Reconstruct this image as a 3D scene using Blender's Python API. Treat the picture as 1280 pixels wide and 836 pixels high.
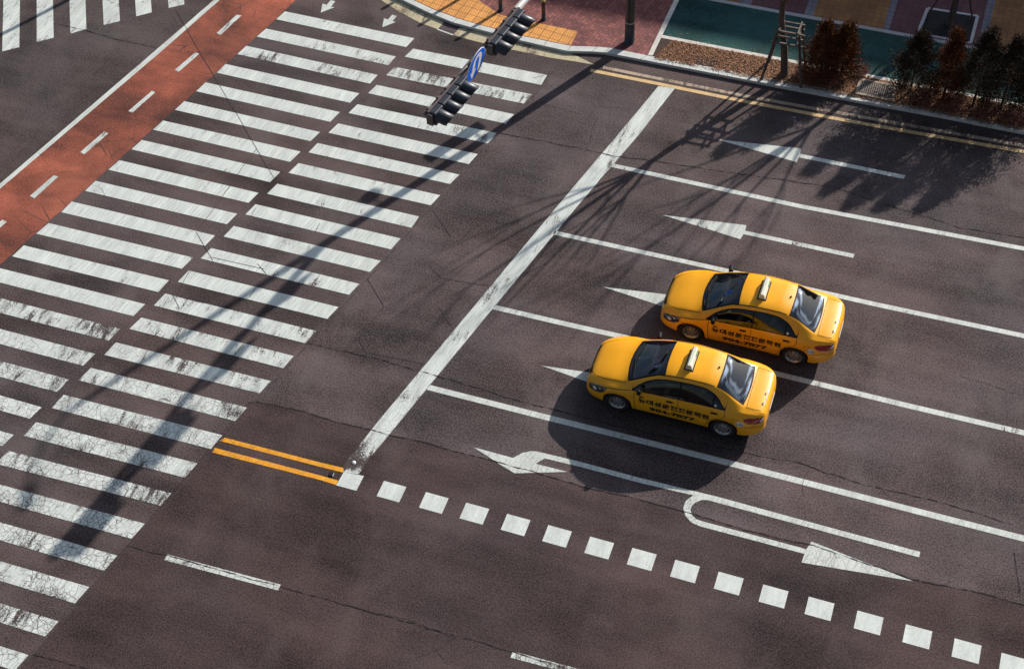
import bpy, bmesh, math, random
import numpy as np
from mathutils import Vector, Matrix
from mathutils.geometry import tessellate_polygon

random.seed(7)
for o in list(bpy.data.objects):
    bpy.data.objects.remove(o)
SC = bpy.context.scene
COL = SC.collection
R = math.radians

# ------------------------------------------------------------------ camera
CAM_F=1874.156
CAM_R=(0.94456001,0.32673278,-0.03243583)
CAM_U=(-0.23082115,0.73103171,0.64211700)
CAM_D=(-0.23351229,0.59903116,-0.76592015)
STRIPES_FAR=[[[-19.157,31.775],[-14.964,31.724],[-15.045,31.281],[-19.252,31.354]],[[-19.354,30.869],[-15.179,30.801],[-15.24,30.377],[-19.462,30.449]],[[-19.581,29.972],[-15.372,29.893],[-15.44,29.476],[-19.664,29.557]],[[-19.802,29.051],[-15.568,28.999],[-15.667,28.554],[-19.873,28.626]],[[-19.997,28.149],[-15.782,28.109],[-15.884,27.658],[-20.081,27.722]],[[-20.211,27.239],[-15.988,27.188],[-16.086,26.773],[-20.297,26.828]],[[-20.411,26.328],[-16.18,26.312],[-16.29,25.852],[-20.503,25.907]],[[-20.607,25.439],[-16.381,25.417],[-16.479,24.974],[-20.701,25.016]],[[-20.813,24.528],[-16.601,24.509],[-16.694,24.087],[-20.916,24.105]],[[-21.04,23.616],[-16.803,23.631],[-16.896,23.2],[-21.123,23.189]],[[-21.262,22.725],[-17.008,22.737],[-17.102,22.319],[-21.33,22.287]],[[-21.445,21.831],[-17.204,21.858],[-17.305,21.421],[-21.562,21.392]],[[-21.656,20.922],[-17.433,20.963],[-17.51,20.524],[-21.741,20.488]],[[-21.867,20.025],[-17.632,20.061],[-17.73,19.616],[-21.952,19.591]],[[-22.078,19.128],[-17.839,19.149],[-17.935,18.719],[-22.163,18.693]],[[-22.289,18.23],[-18.043,18.248],[-18.139,17.827],[-22.374,17.796]],[[-22.5,17.333],[-18.245,17.348],[-18.339,16.919],[-22.585,16.899]],[[-22.711,16.436],[-18.449,16.406],[-18.545,16.022],[-22.796,16.002]],[[-22.922,15.539],[-18.663,15.491],[-18.751,15.125],[-23.007,15.105]],[[-23.133,14.642],[-18.868,14.593],[-18.957,14.228],[-23.218,14.207]],[[-23.344,13.744],[-19.074,13.696],[-19.163,13.33],[-23.429,13.31]],[[-23.555,12.847],[-19.28,12.799],[-19.369,12.433],[-23.64,12.413]],[[-23.766,11.95],[-19.486,11.902],[-19.574,11.536],[-23.851,11.516]],[[-23.977,11.053],[-19.692,11.005],[-19.78,10.639],[-24.062,10.619]],[[-24.188,10.156],[-19.898,10.108],[-19.986,9.742],[-24.273,9.722]]]
STRIPES_NEAR=[[[-14.827,31.275],[-10.729,31.298],[-10.752,30.84],[-14.928,30.866]],[[-15.029,30.364],[-10.882,30.387],[-10.972,29.948],[-15.14,29.949]],[[-15.23,29.482],[-11.089,29.449],[-11.186,29.017],[-15.332,29.082]],[[-15.438,28.557],[-11.297,28.586],[-11.39,28.121],[-15.539,28.145]],[[-15.645,27.663],[-11.508,27.644],[-11.608,27.203],[-15.75,27.231]],[[-15.874,26.76],[-11.708,26.749],[-11.823,26.339],[-15.959,26.344]],[[-16.048,25.878],[-11.921,25.864],[-12.03,25.44],[-16.151,25.449]],[[-16.264,24.976],[-12.174,24.964],[-12.209,24.524],[-16.364,24.548]],[[-16.492,24.1],[-12.34,24.084],[-12.434,23.651],[-16.587,23.673]],[[-16.696,23.198],[-12.538,23.203],[-12.648,22.761],[-16.778,22.773]],[[-16.905,22.303],[-12.75,22.306],[-12.856,21.889],[-17.004,21.889]],[[-17.106,21.417],[-12.947,21.435],[-13.058,20.992],[-17.194,20.984]],[[-17.316,20.534],[-13.16,20.549],[-13.267,20.112],[-17.401,20.087]],[[-17.517,19.635],[-13.362,19.659],[-13.45,19.233],[-17.625,19.216]],[[-17.731,18.727],[-13.566,18.786],[-13.666,18.365],[-17.81,18.288]],[[-17.922,17.828],[-13.765,17.886],[-13.866,17.441],[-18.023,17.398]],[[-18.138,16.897],[-13.965,16.98],[-14.048,16.541],[-18.217,16.46]],[[-18.349,15.979],[-14.16,16.082],[-14.253,15.636],[-18.415,15.538]],[[-18.536,15.05],[-14.355,15.156],[-14.43,14.786],[-18.622,14.641]],[[-18.743,14.152],[-14.538,14.246],[-14.638,13.803],[-18.829,13.744]],[[-18.95,13.255],[-14.728,13.319],[-14.817,12.891],[-19.036,12.847]],[[-19.157,12.358],[-14.924,12.431],[-15.018,11.976],[-19.243,11.949]],[[-19.364,11.461],[-15.132,11.486],[-15.219,11.079],[-19.45,11.052]],[[-19.571,10.564],[-15.333,10.589],[-15.421,10.182],[-19.657,10.155]],[[-19.778,9.666],[-15.535,9.691],[-15.623,9.285],[-19.864,9.258]],[[-19.985,8.769],[-15.737,8.794],[-15.824,8.387],[-20.071,8.361]],[[-20.192,7.872],[-15.939,7.897],[-16.026,7.49],[-20.278,7.464]],[[-20.399,6.975],[-16.14,7.0],[-16.228,6.593],[-20.485,6.566]]]
CAM_H = 28.0
cam = bpy.data.cameras.new('camera')
cam.sensor_width = 36.0
cam.lens = 36.0 * CAM_F / 1280.0
cam.clip_start = 0.5
cam.clip_end = 2000.0
camo = bpy.data.objects.new('camera', cam)
COL.objects.link(camo)
_r, _u, _d = Vector(CAM_R), Vector(CAM_U), Vector(CAM_D)
camo.matrix_world = Matrix(((_r.x, _u.x, -_d.x, 0), (_r.y, _u.y, -_d.y, 0), (_r.z, _u.z, -_d.z, CAM_H), (0, 0, 0, 1)))
SC.camera = camo

# ------------------------------------------------------------------ light
SUN_AZ = 62.0      # degrees from +X towards +Y, where the sun stands
SUN_EL = 26.0
w = bpy.data.worlds.new('World'); SC.world = w; w.use_nodes = True
nt = w.node_tree
sky = nt.nodes.new('ShaderNodeTexSky'); sky.sky_type = 'NISHITA'; sky.sun_disc = False
sky.sun_elevation = R(SUN_EL); sky.sun_rotation = R(90 - SUN_AZ)
bg = nt.nodes['Background']; bg.inputs['Strength'].default_value = 0.05
tcw = nt.nodes.new('ShaderNodeTexCoord'); mpw = nt.nodes.new('ShaderNodeMapping'); mpw.inputs['Scale'].default_value = (1, 1, 2.2)
nzw = nt.nodes.new('ShaderNodeTexNoise'); nzw.inputs['Scale'].default_value = 2.6; nzw.inputs['Detail'].default_value = 3
rgw = nt.nodes.new('ShaderNodeMapRange'); rgw.inputs['From Min'].default_value = 0.44; rgw.inputs['From Max'].default_value = 0.60
mxw = nt.nodes.new('ShaderNodeMix'); mxw.data_type = 'RGBA'; pass
nt.links.new(tcw.outputs['Generated'], mpw.inputs['Vector']); nt.links.new(mpw.outputs[0], nzw.inputs['Vector']); nt.links.new(nzw.outputs['Fac'], rgw.inputs['Value'])
dtw = nt.nodes.new('ShaderNodeVectorMath'); dtw.operation = 'DOT_PRODUCT'
dtw.inputs[1].default_value = (math.cos(R(SUN_AZ)) * math.cos(R(SUN_EL)), math.sin(R(SUN_AZ)) * math.cos(R(SUN_EL)), math.sin(R(SUN_EL)))
nt.links.new(tcw.outputs['Generated'], dtw.inputs[0])
glw = nt.nodes.new('ShaderNodeMapRange'); glw.interpolation_type = 'SMOOTHSTEP'; glw.inputs['From Min'].default_value = 0.80; glw.inputs['From Max'].default_value = 1.0
glw.inputs['To Min'].default_value = 3.2; glw.inputs['To Max'].default_value = 75.0
nt.links.new(dtw.outputs['Value'], glw.inputs['Value'])
vsw = nt.nodes.new('ShaderNodeVectorMath'); vsw.operation = 'SCALE'; vsw.inputs[0].default_value = (0.84, 0.94, 1.14); nt.links.new(glw.outputs[0], vsw.inputs['Scale'])
nt.links.new(vsw.outputs[0], mxw.inputs[7])
nt.links.new(rgw.outputs[0], mxw.inputs[0]); nt.links.new(sky.outputs['Color'], mxw.inputs[6]); nt.links.new(mxw.outputs[2], bg.inputs['Color'])
sun = bpy.data.lights.new('sun', 'SUN'); sun.energy = 5.0; sun.angle = R(0.6); sun.color = (1.0, 0.91, 0.82)
suno = bpy.data.objects.new('sun', sun); COL.objects.link(suno)
_s = Vector((math.cos(R(SUN_AZ)) * math.cos(R(SUN_EL)), math.sin(R(SUN_AZ)) * math.cos(R(SUN_EL)), math.sin(R(SUN_EL))))
suno.rotation_euler = _s.to_track_quat('Z', 'Y').to_euler()
SC.view_settings.view_transform = 'Standard'
SC.view_settings.look = 'None'
SC.view_settings.exposure = 0.36
SC.view_settings.gamma = 1.0
SC.view_settings.use_curve_mapping = False
SHADOW = Vector((-math.cos(R(SUN_AZ)), -math.sin(R(SUN_AZ)), 0))

# ------------------------------------------------------------------ helpers
def G(px, py, h=0.0):
    """a surveyed point (measured on the photograph) as a point at height h in metres"""
    v = _r * ((px - 640) / CAM_F) - _u * ((py - 418) / CAM_F) + _d
    t = (h - CAM_H) / v.z
    return Vector((v.x * t, v.y * t, h))

def tag(o, label=None, cat=None, group=None, kind=None):
    if label: o['label'] = label
    if cat: o['category'] = cat
    if group: o['group'] = group
    if kind: o['kind'] = kind
    return o

def thing(name, label, cat, loc=(0, 0, 0), rz=0.0, group=None):
    o = bpy.data.objects.new(name, None); COL.objects.link(o)
    o.empty_display_size = 0.2
    o.location = loc; o.rotation_euler = (0, 0, rz)
    return tag(o, label, cat, group)

def link(name, bm, mats, parent=None, smooth=False):
    me = bpy.data.meshes.new(name)
    bm.to_mesh(me); bm.free()
    if not isinstance(mats, (list, tuple)): mats = [mats]
    for m in mats: me.materials.append(m)
    if smooth:
        me.polygons.foreach_set('use_smooth', [True] * len(me.polygons))
    o = bpy.data.objects.new(name, me); COL.objects.link(o)
    if parent: o.parent = parent
    return o

def from_data(name, verts, faces, mats, parent=None, smooth=False, midx=None):
    me = bpy.data.meshes.new(name)
    me.from_pydata([tuple(v) for v in verts], [], faces)
    if not isinstance(mats, (list, tuple)): mats = [mats]
    for m in mats: me.materials.append(m)
    if midx: me.polygons.foreach_set('material_index', midx)
    if smooth: me.polygons.foreach_set('use_smooth', [True] * len(me.polygons))
    me.update()
    o = bpy.data.objects.new(name, me); COL.objects.link(o)
    if parent: o.parent = parent
    return o

def copy_tree(o, parent=None):
    c = o.copy(); COL.objects.link(c)
    if parent: c.parent = parent
    for ch in list(o.children): copy_tree(ch, c)
    return c

def poly_into(bm, pts, z, wear=None, lay=None, mi=0):
    pts = [Vector((p[0], p[1], z)) for p in pts]
    tris = tessellate_polygon([pts])
    vs = [bm.verts.new(p) for p in pts]
    for t in tris:
        f = bm.faces.new([vs[i] for i in t])
        if f.calc_area() > 0:
            f.normal_update()
            if f.normal.z < 0: f.normal_flip()
        f.material_index = mi
    if lay is not None:
        for i_, v in enumerate(vs): v[lay] = wear[i_] if isinstance(wear, list) else wear

def sheet(name, pts, z, mat, kind='structure', parent=None):
    bm = bmesh.new(); poly_into(bm, pts, z)
    o = link(name, bm, mat, parent)
    if kind: o['kind'] = kind
    return o

def slab_into(bm, pts, z0, z1, mi=0):
    pts = [Vector((p[0], p[1], 0)) for p in pts]
    n = len(pts)
    a = sum(pts[i].x * pts[(i + 1) % n].y - pts[(i + 1) % n].x * pts[i].y for i in range(n))
    if a < 0: pts.reverse()
    lo = [bm.verts.new((p.x, p.y, z0)) for p in pts]; hi = [bm.verts.new((p.x, p.y, z1)) for p in pts]
    for t in tessellate_polygon([[Vector((p.x, p.y, 0)) for p in pts]]):
        f = bm.faces.new([hi[i] for i in t]); f.normal_update()
        if f.normal.z < 0: f.normal_flip()
        f.material_index = mi
    for i in range(n):
        j = (i + 1) % n
        f = bm.faces.new((lo[i], lo[j], hi[j], hi[i])); f.material_index = mi

def box_into(bm, c, s, rot=None, mi=0, bevel=0.0):
    m = Matrix.Translation(Vector(c))
    if rot is not None: m = m @ rot
    r = bmesh.ops.create_cube(bm, size=1.0, matrix=m @ Matrix.Diagonal((s[0], s[1], s[2], 1)))
    fs = set(f for v in r['verts'] for f in v.link_faces)
    for f in fs: f.material_index = mi
    if bevel > 0:
        es = list(set(e for v in r['verts'] for e in v.link_edges))
        bmesh.ops.bevel(bm, geom=es, offset=bevel, segments=2, affect='EDGES', profile=0.5)

def frame_for(d):
    d = d.normalized()
    a = Vector((0, 0, 1)) if abs(d.z) < 0.9 else Vector((1, 0, 0))
    x = d.cross(a).normalized(); y = d.cross(x).normalized()
    return x, y

def tube_into(bm, pts, rad, n=10, caps=True, mi=0):
    pts = [Vector(p) for p in pts]
    if not isinstance(rad, (list, tuple)): rad = [rad] * len(pts)
    rings = []
    x0 = None
    for i, p in enumerate(pts):
        d = (pts[min(i + 1, len(pts) - 1)] - pts[max(i - 1, 0)])
        if d.length < 1e-9: d = Vector((0, 0, 1))
        d.normalize()
        if x0 is None: x, y = frame_for(d)
        else:
            x = (x0 - d * x0.dot(d)).normalized(); y = d.cross(x)
        x0 = x
        rings.append([bm.verts.new(p + (x * math.cos(2 * math.pi * k / n) + y * math.sin(2 * math.pi * k / n)) * rad[i]) for k in range(n)])
    for a, b in zip(rings, rings[1:]):
        for k in range(n):
            f = bm.faces.new((a[k], a[(k + 1) % n], b[(k + 1) % n], b[k])); f.material_index = mi; f.smooth = True
    if caps:
        bm.faces.new(rings[0]).material_index = mi; bm.faces.new(list(reversed(rings[-1]))).material_index = mi

def strip_pts(pts, wid, offs=0.0):
    """centre line -> closed outline of a strip in plan"""
    pts = [Vector((p[0], p[1], 0)) for p in pts]
    L, Rr = [], []
    for i, p in enumerate(pts):
        d = pts[min(i + 1, len(pts) - 1)] - pts[max(i - 1, 0)]
        d.normalize(); nrm = Vector((-d.y, d.x, 0))
        L.append(p + nrm * (wid / 2 + offs)); Rr.append(p - nrm * (wid / 2 - offs))
    return L + Rr[::-1]

# ------------------------------------------------------------------ materials
class NT:
    def __init__(s, name):
        s.m = bpy.data.materials.new(name); s.m.use_nodes = True
        s.t = s.m.node_tree; s.b = s.t.nodes['Principled BSDF']
    def n(s, typ, **kw):
        x = s.t.nodes.new(typ)
        for k, v in kw.items(): setattr(x, k, v)
        return x
    def l(s, a, b): s.t.links.new(a, b)
    def geo(s, scale=(1, 1, 1), rot=(0, 0, 0), loc=(0, 0, 0), obj=False):
        if obj: o = s.n('ShaderNodeTexCoord').outputs['Object']
        else: o = s.n('ShaderNodeNewGeometry').outputs['Position']
        mp = s.n('ShaderNodeMapping'); mp.inputs['Scale'].default_value = scale
        mp.inputs['Rotation'].default_value = rot; mp.inputs['Location'].default_value = loc
        s.l(o, mp.inputs['Vector']); return mp.outputs[0]
    def noise(s, vec, scale, detail=3.0, rough=0.55, dist=0.0):
        x = s.n('ShaderNodeTexNoise'); x.inputs['Scale'].default_value = scale
        x.inputs['Detail'].default_value = detail; x.inputs['Roughness'].default_value = rough
        x.inputs['Distortion'].default_value = dist
        s.l(vec, x.inputs['Vector']); return x.outputs['Fac']
    def vor(s, vec, scale, feat='DISTANCE_TO_EDGE', rand=1.0):
        x = s.n('ShaderNodeTexVoronoi'); x.feature = feat; x.inputs['Scale'].default_value = scale
        x.inputs['Randomness'].default_value = rand
        s.l(vec, x.inputs['Vector']); return x.outputs['Distance' if feat != 'COLOR' else 'Color']
    def ramp(s, fac, a, b, lo=0.0, hi=1.0):
        x = s.n('ShaderNodeMapRange'); x.inputs['From Min'].default_value = a; x.inputs['From Max'].default_value = b
        x.inputs['To Min'].default_value = lo; x.inputs['To Max'].default_value = hi
        s.l(fac, x.inputs['Value']); return x.outputs[0]
    def math(s, op, a, b=None, clamp=False):
        x = s.n('ShaderNodeMath'); x.operation = op; x.use_clamp = clamp
        for i, v in enumerate((a, b)):
            if v is None: continue
            if isinstance(v, (int, float)): x.inputs[i].default_value = v
            else: s.l(v, x.inputs[i])
        return x.outputs[0]
    def mix(s, fac, a, b, mode='MIX'):
        x = s.n('ShaderNodeMix'); x.data_type = 'RGBA'; x.blend_type = mode
        for i, v in ((0, fac), (6, a), (7, b)):
            if isinstance(v, (int, float)): x.inputs[i].default_value = v
            elif isinstance(v, tuple): x.inputs[i].default_value = (*v, 1)
            else: s.l(v, x.inputs[i])
        return x.outputs[2]
    def bump(s, h, strength=0.3, dist=0.01):
        x = s.n('ShaderNodeBump'); x.inputs['Strength'].default_value = strength; x.inputs['Distance'].default_value = dist
        s.l(h, x.inputs['Height']); s.l(x.outputs[0], s.b.inputs['Normal'])
    def col(s, c):
        if isinstance(c, tuple): s.b.inputs['Base Color'].default_value = (*c, 1)
        else: s.l(c, s.b.inputs['Base Color'])
    def rough(s, r):
        if isinstance(r, (int, float)): s.b.inputs['Roughness'].default_value = r
        else: s.l(r, s.b.inputs['Roughness'])

def simple(name, c, rough=0.6, metal=0.0, var=0.12, scale=6.0, coat=0.0, spec=0.5):
    m = NT(name)
    v = m.geo(obj=True); nf = m.noise(v, scale, 4)
    k = m.ramp(nf, 0.3, 0.7, 1 - var, 1 + var)
    h = m.n('ShaderNodeHueSaturation'); h.inputs['Color'].default_value = (*c, 1); m.l(k, h.inputs['Value'])
    m.col(h.outputs[0]); m.rough(rough)
    m.b.inputs['Metallic'].default_value = metal
    m.b.inputs['Coat Weight'].default_value = coat
    m.b.inputs['Specular IOR Level'].default_value = spec
    return m.m

def asphalt_colour(m, c, grain=1.0):
    v = m.geo()
    g1 = m.noise(v, 26.0, 2, 0.6); g2 = m.noise(v, 60.0, 2, 0.7)
    g = m.math('ADD', m.math('MULTIPLY', m.ramp(g1, 0.38, 0.62, -1, 1), 0.38 * grain), m.math('MULTIPLY', m.ramp(g2, 0.40, 0.60, -1, 1), 0.55 * grain))
    b1 = m.noise(v, 0.35, 4, 0.55, 0.6); b2 = m.noise(m.geo(scale=(0.35, 1.0, 1)), 1.5, 5, 0.6)
    big = m.math('ADD', m.ramp(b1, 0.36, 0.64, -0.28, 0.28), m.ramp(b2, 0.35, 0.65, -0.17, 0.17))
    tr_ = m.ramp(m.noise(m.geo(scale=(0.045, 1.0, 1)), 0.95, 3, 0.5), 0.36, 0.64, -0.19, 0.17)
    big = m.math('ADD', big, tr_)
    spots = m.vor(v, 1.3, 'F1'); sp = m.ramp(spots, 0.035, 0.06, -0.35, 0.0)
    chips = m.vor(m.geo(loc=(3.1, 7.7, 0)), 9.0, 'F1'); ch = m.ramp(chips, 0.08, 0.15, 0.5, 0.0)
    val = m.math('ADD', m.math('ADD', m.math('ADD', m.math('ADD', g, big), sp), ch), 1.0)
    h = m.n('ShaderNodeHueSaturation'); h.inputs['Color'].default_value = (*c, 1); m.l(val, h.inputs['Value'])
    glow_patch = m.ramp(m.noise(m.geo(scale=(1, 0.55, 1), rot=(0, 0, R(35)), loc=(4, 1, 0)), 0.55, 5, 0.62), 0.52, 0.72, 0.0, 0.6)  # pale blotches painted into the asphalt colour, standing in for reflected light
    tint = m.mix(m.ramp(m.noise(v, 0.22, 3), 0.38, 0.62), (1.04, 0.98, 0.95), (0.97, 1.0, 1.05))
    glow_grain = m.math('MULTIPLY', glow_patch, m.ramp(g1, 0.35, 0.65, 0.55, 1.25), True)
    return m.mix(glow_grain, m.mix(1.0, h.outputs[0], tint, 'MULTIPLY'), (c[0] * 1.75, c[1] * 1.95, c[2] * 1.85)), g1, g2

def asphalt(name, c, grain=1.0):
    m = NT(name); colr, g1, g2 = asphalt_colour(m, c, grain)
    m.col(colr); m.rough(0.92); m.b.inputs['Specular IOR Level'].default_value = 0.25
    m.bump(g1, 0.35, 0.006)
    return m.m

A_CROSS = (0.076, 0.058, 0.057)
A_GREY = (0.084, 0.066, 0.066)
A_LOW = (0.060, 0.042, 0.041)
M = {}
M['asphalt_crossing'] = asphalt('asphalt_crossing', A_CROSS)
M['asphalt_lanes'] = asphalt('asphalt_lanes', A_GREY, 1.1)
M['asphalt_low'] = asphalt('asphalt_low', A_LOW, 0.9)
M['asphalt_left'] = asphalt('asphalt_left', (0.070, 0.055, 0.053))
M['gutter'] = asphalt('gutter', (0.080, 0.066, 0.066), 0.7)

def _c1(m, v, ns):
    # straight transverse shrinkage cracks, shifted from stripe to stripe
    sd = m.n('ShaderNodeAttribute'); sd.attribute_name = 'seed'
    sp = m.n('ShaderNodeSeparateXYZ'); m.l(v, sp.inputs[0])
    w = m.math('ADD', m.math('SUBTRACT', sp.outputs['X'], m.math('MULTIPLY', sp.outputs['Y'], 0.235)), m.math('MULTIPLY', sd.outputs['Fac'], 13.7))
    w = m.math('ADD', w, m.math('MULTIPLY', ns.outputs['Fac'], 0.10))
    vo = m.n('ShaderNodeTexVoronoi'); vo.voronoi_dimensions = '1D'; vo.feature = 'DISTANCE_TO_EDGE'; vo.inputs['Scale'].default_value = 8.5
    m.l(w, vo.inputs['W']); return vo.outputs['Distance']
def paint(name, c, under, rot=0.0, base_wear=0.0, rough=0.7, cracks=1.0):
    m = NT(name)
    at = m.n('ShaderNodeAttribute'); at.attribute_name = 'wear'
    wear = m.math('ADD', at.outputs['Fac'], base_wear)
    v = m.geo()
    vt = m.geo(scale=(3.0, 0.55, 1), rot=(0, 0, rot))
    n1 = m.noise(vt, 2.2, 7, 0.72); n2 = m.noise(v, 30.0, 3, 0.7); n3 = m.noise(v, 0.9, 3, 0.5)
    s = m.math('ADD', m.math('ADD', m.math('MULTIPLY', n1, 0.50), m.math('MULTIPLY', n2, 0.30)), m.math('MULTIPLY', n3, 0.34))
    thr = m.math('SUBTRACT', 0.725, m.math('MULTIPLY', wear, 0.185))
    worn = m.ramp(m.math('SUBTRACT', s, thr), -0.02, 0.05)
    # transverse shrinkage cracks and coarser map cracks
    wob = m.n('ShaderNodeVectorMath'); wob.operation = 'ADD'
    ns = m.n('ShaderNodeTexNoise'); ns.inputs['Scale'].default_value = 3.0; m.l(v, ns.inputs['Vector'])
    sc = m.n('ShaderNodeVectorMath'); sc.operation = 'SCALE'; sc.inputs['Scale'].default_value = 0.10
    m.l(ns.outputs['Color'], sc.inputs[0])
    mp = m.n('ShaderNodeMapping'); mp.inputs['Rotation'].default_value = (0, 0, rot); mp.inputs['Scale'].default_value = (0.85, 0.16, 1)
    m.l(v, wob.inputs[0]); m.l(sc.outputs[0], wob.inputs[1]); m.l(wob.outputs[0], mp.inputs['Vector'])
    c1 = _c1(m, v, ns); c2 = m.vor(wob.outputs[0], 3.6); c3 = m.vor(wob.outputs[0], 6.5)
    sy = m.n('ShaderNodeSeparateXYZ'); m.l(v, sy.inputs[0])
    k1 = m.math('MULTIPLY', m.ramp(c1, 0.012, 0.045, 0.85, 0.0), m.ramp(m.noise(v, 2.6, 3), 0.38, 0.58))
    k2 = m.math('MULTIPLY', m.math('MULTIPLY', m.ramp(c2, 0.008, 0.022, 0.8, 0.0), m.ramp(m.noise(m.geo(loc=(9, 2, 0)), 0.8, 2), 0.42, 0.54)), m.ramp(sy.outputs['Y'], 17.5, 21.0, 1.0, 0.05))
    k3 = m.math('MULTIPLY', m.math('MULTIPLY', m.ramp(c3, 0.015, 0.05, 0.9, 0.0), m.ramp(sy.outputs['Y'], 15.0, 20.5, 1.0, 0.0)), m.ramp(m.noise(m.geo(loc=(2, 5, 0)), 1.4, 3), 0.36, 0.5))
    crack = m.math('MAXIMUM', m.math('MAXIMUM', k1, k2), k3)
    crack = m.math('MULTIPLY', crack, cracks)
    mask = m.math('MAXIMUM', worn, crack, True)
    dirt = m.ramp(m.noise(vt, 1.3, 5, 0.7), 0.3, 0.75, 1.06, 0.68)
    fine = m.ramp(m.noise(v, 45, 2, 0.6), 0.3, 0.7, 1.05, 0.9)
    h = m.n('ShaderNodeHueSaturation'); h.inputs['Color'].default_value = (*c, 1); m.l(m.math('MULTIPLY', dirt, fine), h.inputs['Value'])
    m.col(m.mix(mask, h.outputs[0], under)); m.rough(rough)
    m.b.inputs['Specular IOR Level'].default_value = 0.3
    m.bump(n2, 0.2, 0.004)
    return m.m

WHITE = (0.68, 0.735, 0.70)
M['white_paint'] = paint('white_paint', WHITE, (0.06, 0.046, 0.045), rot=R(0), base_wear=0.20)
M['fresh_white_paint'] = paint('fresh_white_paint', WHITE, (0.07, 0.055, 0.052), cracks=0.22)
M['white_line'] = paint('white_line', (0.65, 0.70, 0.66), (0.07, 0.055, 0.052), base_wear=0.28)
M['yellow_paint'] = paint('yellow_paint', (0.86, 0.38, 0.03), (0.12, 0.06, 0.03), base_wear=0.05, cracks=0.6)
M['pale_yellow_paint'] = paint('pale_yellow_paint', (0.74, 0.52, 0.26), (0.12, 0.08, 0.06), base_wear=0.15, cracks=0.5)
M['faded_yellow_paint'] = paint('faded_yellow_paint', (0.50, 0.40, 0.30), (0.10, 0.07, 0.06), base_wear=0.45, cracks=0.5)
M['cream_gutter'] = paint('cream_gutter', (0.55, 0.49, 0.33), (0.16, 0.12, 0.09), base_wear=0.55, cracks=0.3)

m = NT('red_lane')
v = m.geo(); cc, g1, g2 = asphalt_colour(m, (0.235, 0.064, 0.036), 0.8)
blot = m.ramp(m.noise(m.geo(scale=(0.5, 1, 1), rot=(0, 0, R(50))), 0.55, 4, 0.6, 0.8), 0.36, 0.64, 0.55, 1.28)
h = m.n('ShaderNodeHueSaturation'); m.l(cc, h.inputs['Color']); m.l(blot, h.inputs['Value'])
ck = m.ramp(m.vor(m.geo(), 1.1), 0.004, 0.014, 1.0, 0.0)
ck = m.math('MULTIPLY', ck, m.ramp(m.noise(v, 0.45, 2), 0.5, 0.6))
m.col(m.mix(ck, h.outputs[0], (0.06, 0.03, 0.025))); m.rough(0.85); m.bump(g1, 0.25, 0.005)
M['red_lane'] = m.m

def tiles(name, c1, c2, mortar, sx, sy, rot=0.0, herring=False, off=0.5, var=0.25):
    m = NT(name)
    b = m.n('ShaderNodeTexBrick'); b.inputs['Scale'].default_value = 1.0
    b.inputs['Brick Width'].default_value = sx; b.inputs['Row Height'].default_value = sy
    b.inputs['Mortar Size'].default_value = 0.010; b.inputs['Mortar Smooth'].default_value = 0.3
    b.offset = off
    b.inputs['Color1'].default_value = (*c1, 1); b.inputs['Color2'].default_value = (*c2, 1); b.inputs['Mortar'].default_value = (*mortar, 1)
    m.l(m.geo(rot=(0, 0, rot)), b.inputs['Vector'])
    colr = b.outputs['Color']
    if herring:
        b2 = m.n('ShaderNodeTexBrick'); b2.inputs['Scale'].default_value = 1.0
        b2.inputs['Brick Width'].default_value = sx; b2.inputs['Row Height'].default_value = sy
        b2.inputs['Mortar Size'].default_value = 0.010; b2.offset = off
        b2.inputs['Color1'].default_value = (*c2, 1); b2.inputs['Color2'].default_value = (*c1, 1); b2.inputs['Mortar'].default_value = (*mortar, 1)
        m.l(m.geo(rot=(0, 0, rot + R(90))), b2.inputs['Vector'])
        ck = m.n('ShaderNodeTexChecker'); ck.inputs['Scale'].default_value = 1.0 / (2 * sy)
        m.l(m.geo(rot=(0, 0, rot)), ck.inputs['Vector'])
        colr = m.mix(ck.outputs['Fac'], b.outputs['Color'], b2.outputs['Color'])
    nf = m.noise(m.geo(), 1.3, 5, 0.65)
    h = m.n('ShaderNodeHueSaturation'); m.l(colr, h.inputs['Color']); m.l(m.ramp(nf, 0.3, 0.7, 1 - var, 1 + var), h.inputs['Value'])
    m.col(h.outputs[0]); m.rough(0.85); m.bump(b.outputs['Fac'], -0.4, 0.004)
    return m.m
M['brick_red'] = tiles('brick_red', (0.30, 0.10, 0.085), (0.16, 0.052, 0.052), (0.075, 0.04, 0.04), 0.22, 0.11, rot=R(12), herring=True, var=0.3)
M['dark_red_tiles'] = tiles('dark_red_tiles', (0.12, 0.042, 0.05), (0.085, 0.032, 0.045), (0.05, 0.03, 0.03), 0.2, 0.2, off=0.0)
M['ochre_tiles'] = tiles('ochre_tiles', (0.26, 0.12, 0.04), (0.19, 0.085, 0.034), (0.12, 0.06, 0.03), 0.2, 0.2, off=0.0)
M['blue_tiles'] = tiles('blue_tiles', (0.16, 0.16, 0.20), (0.13, 0.13, 0.17), (0.07, 0.07, 0.08), 0.2, 0.2, off=0.0)
M['tactile'] = tiles('tactile', (0.72, 0.34, 0.09), (0.60, 0.27, 0.07), (0.16, 0.07, 0.03), 0.3, 0.3, rot=R(8), off=0.0, var=0.15)
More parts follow.
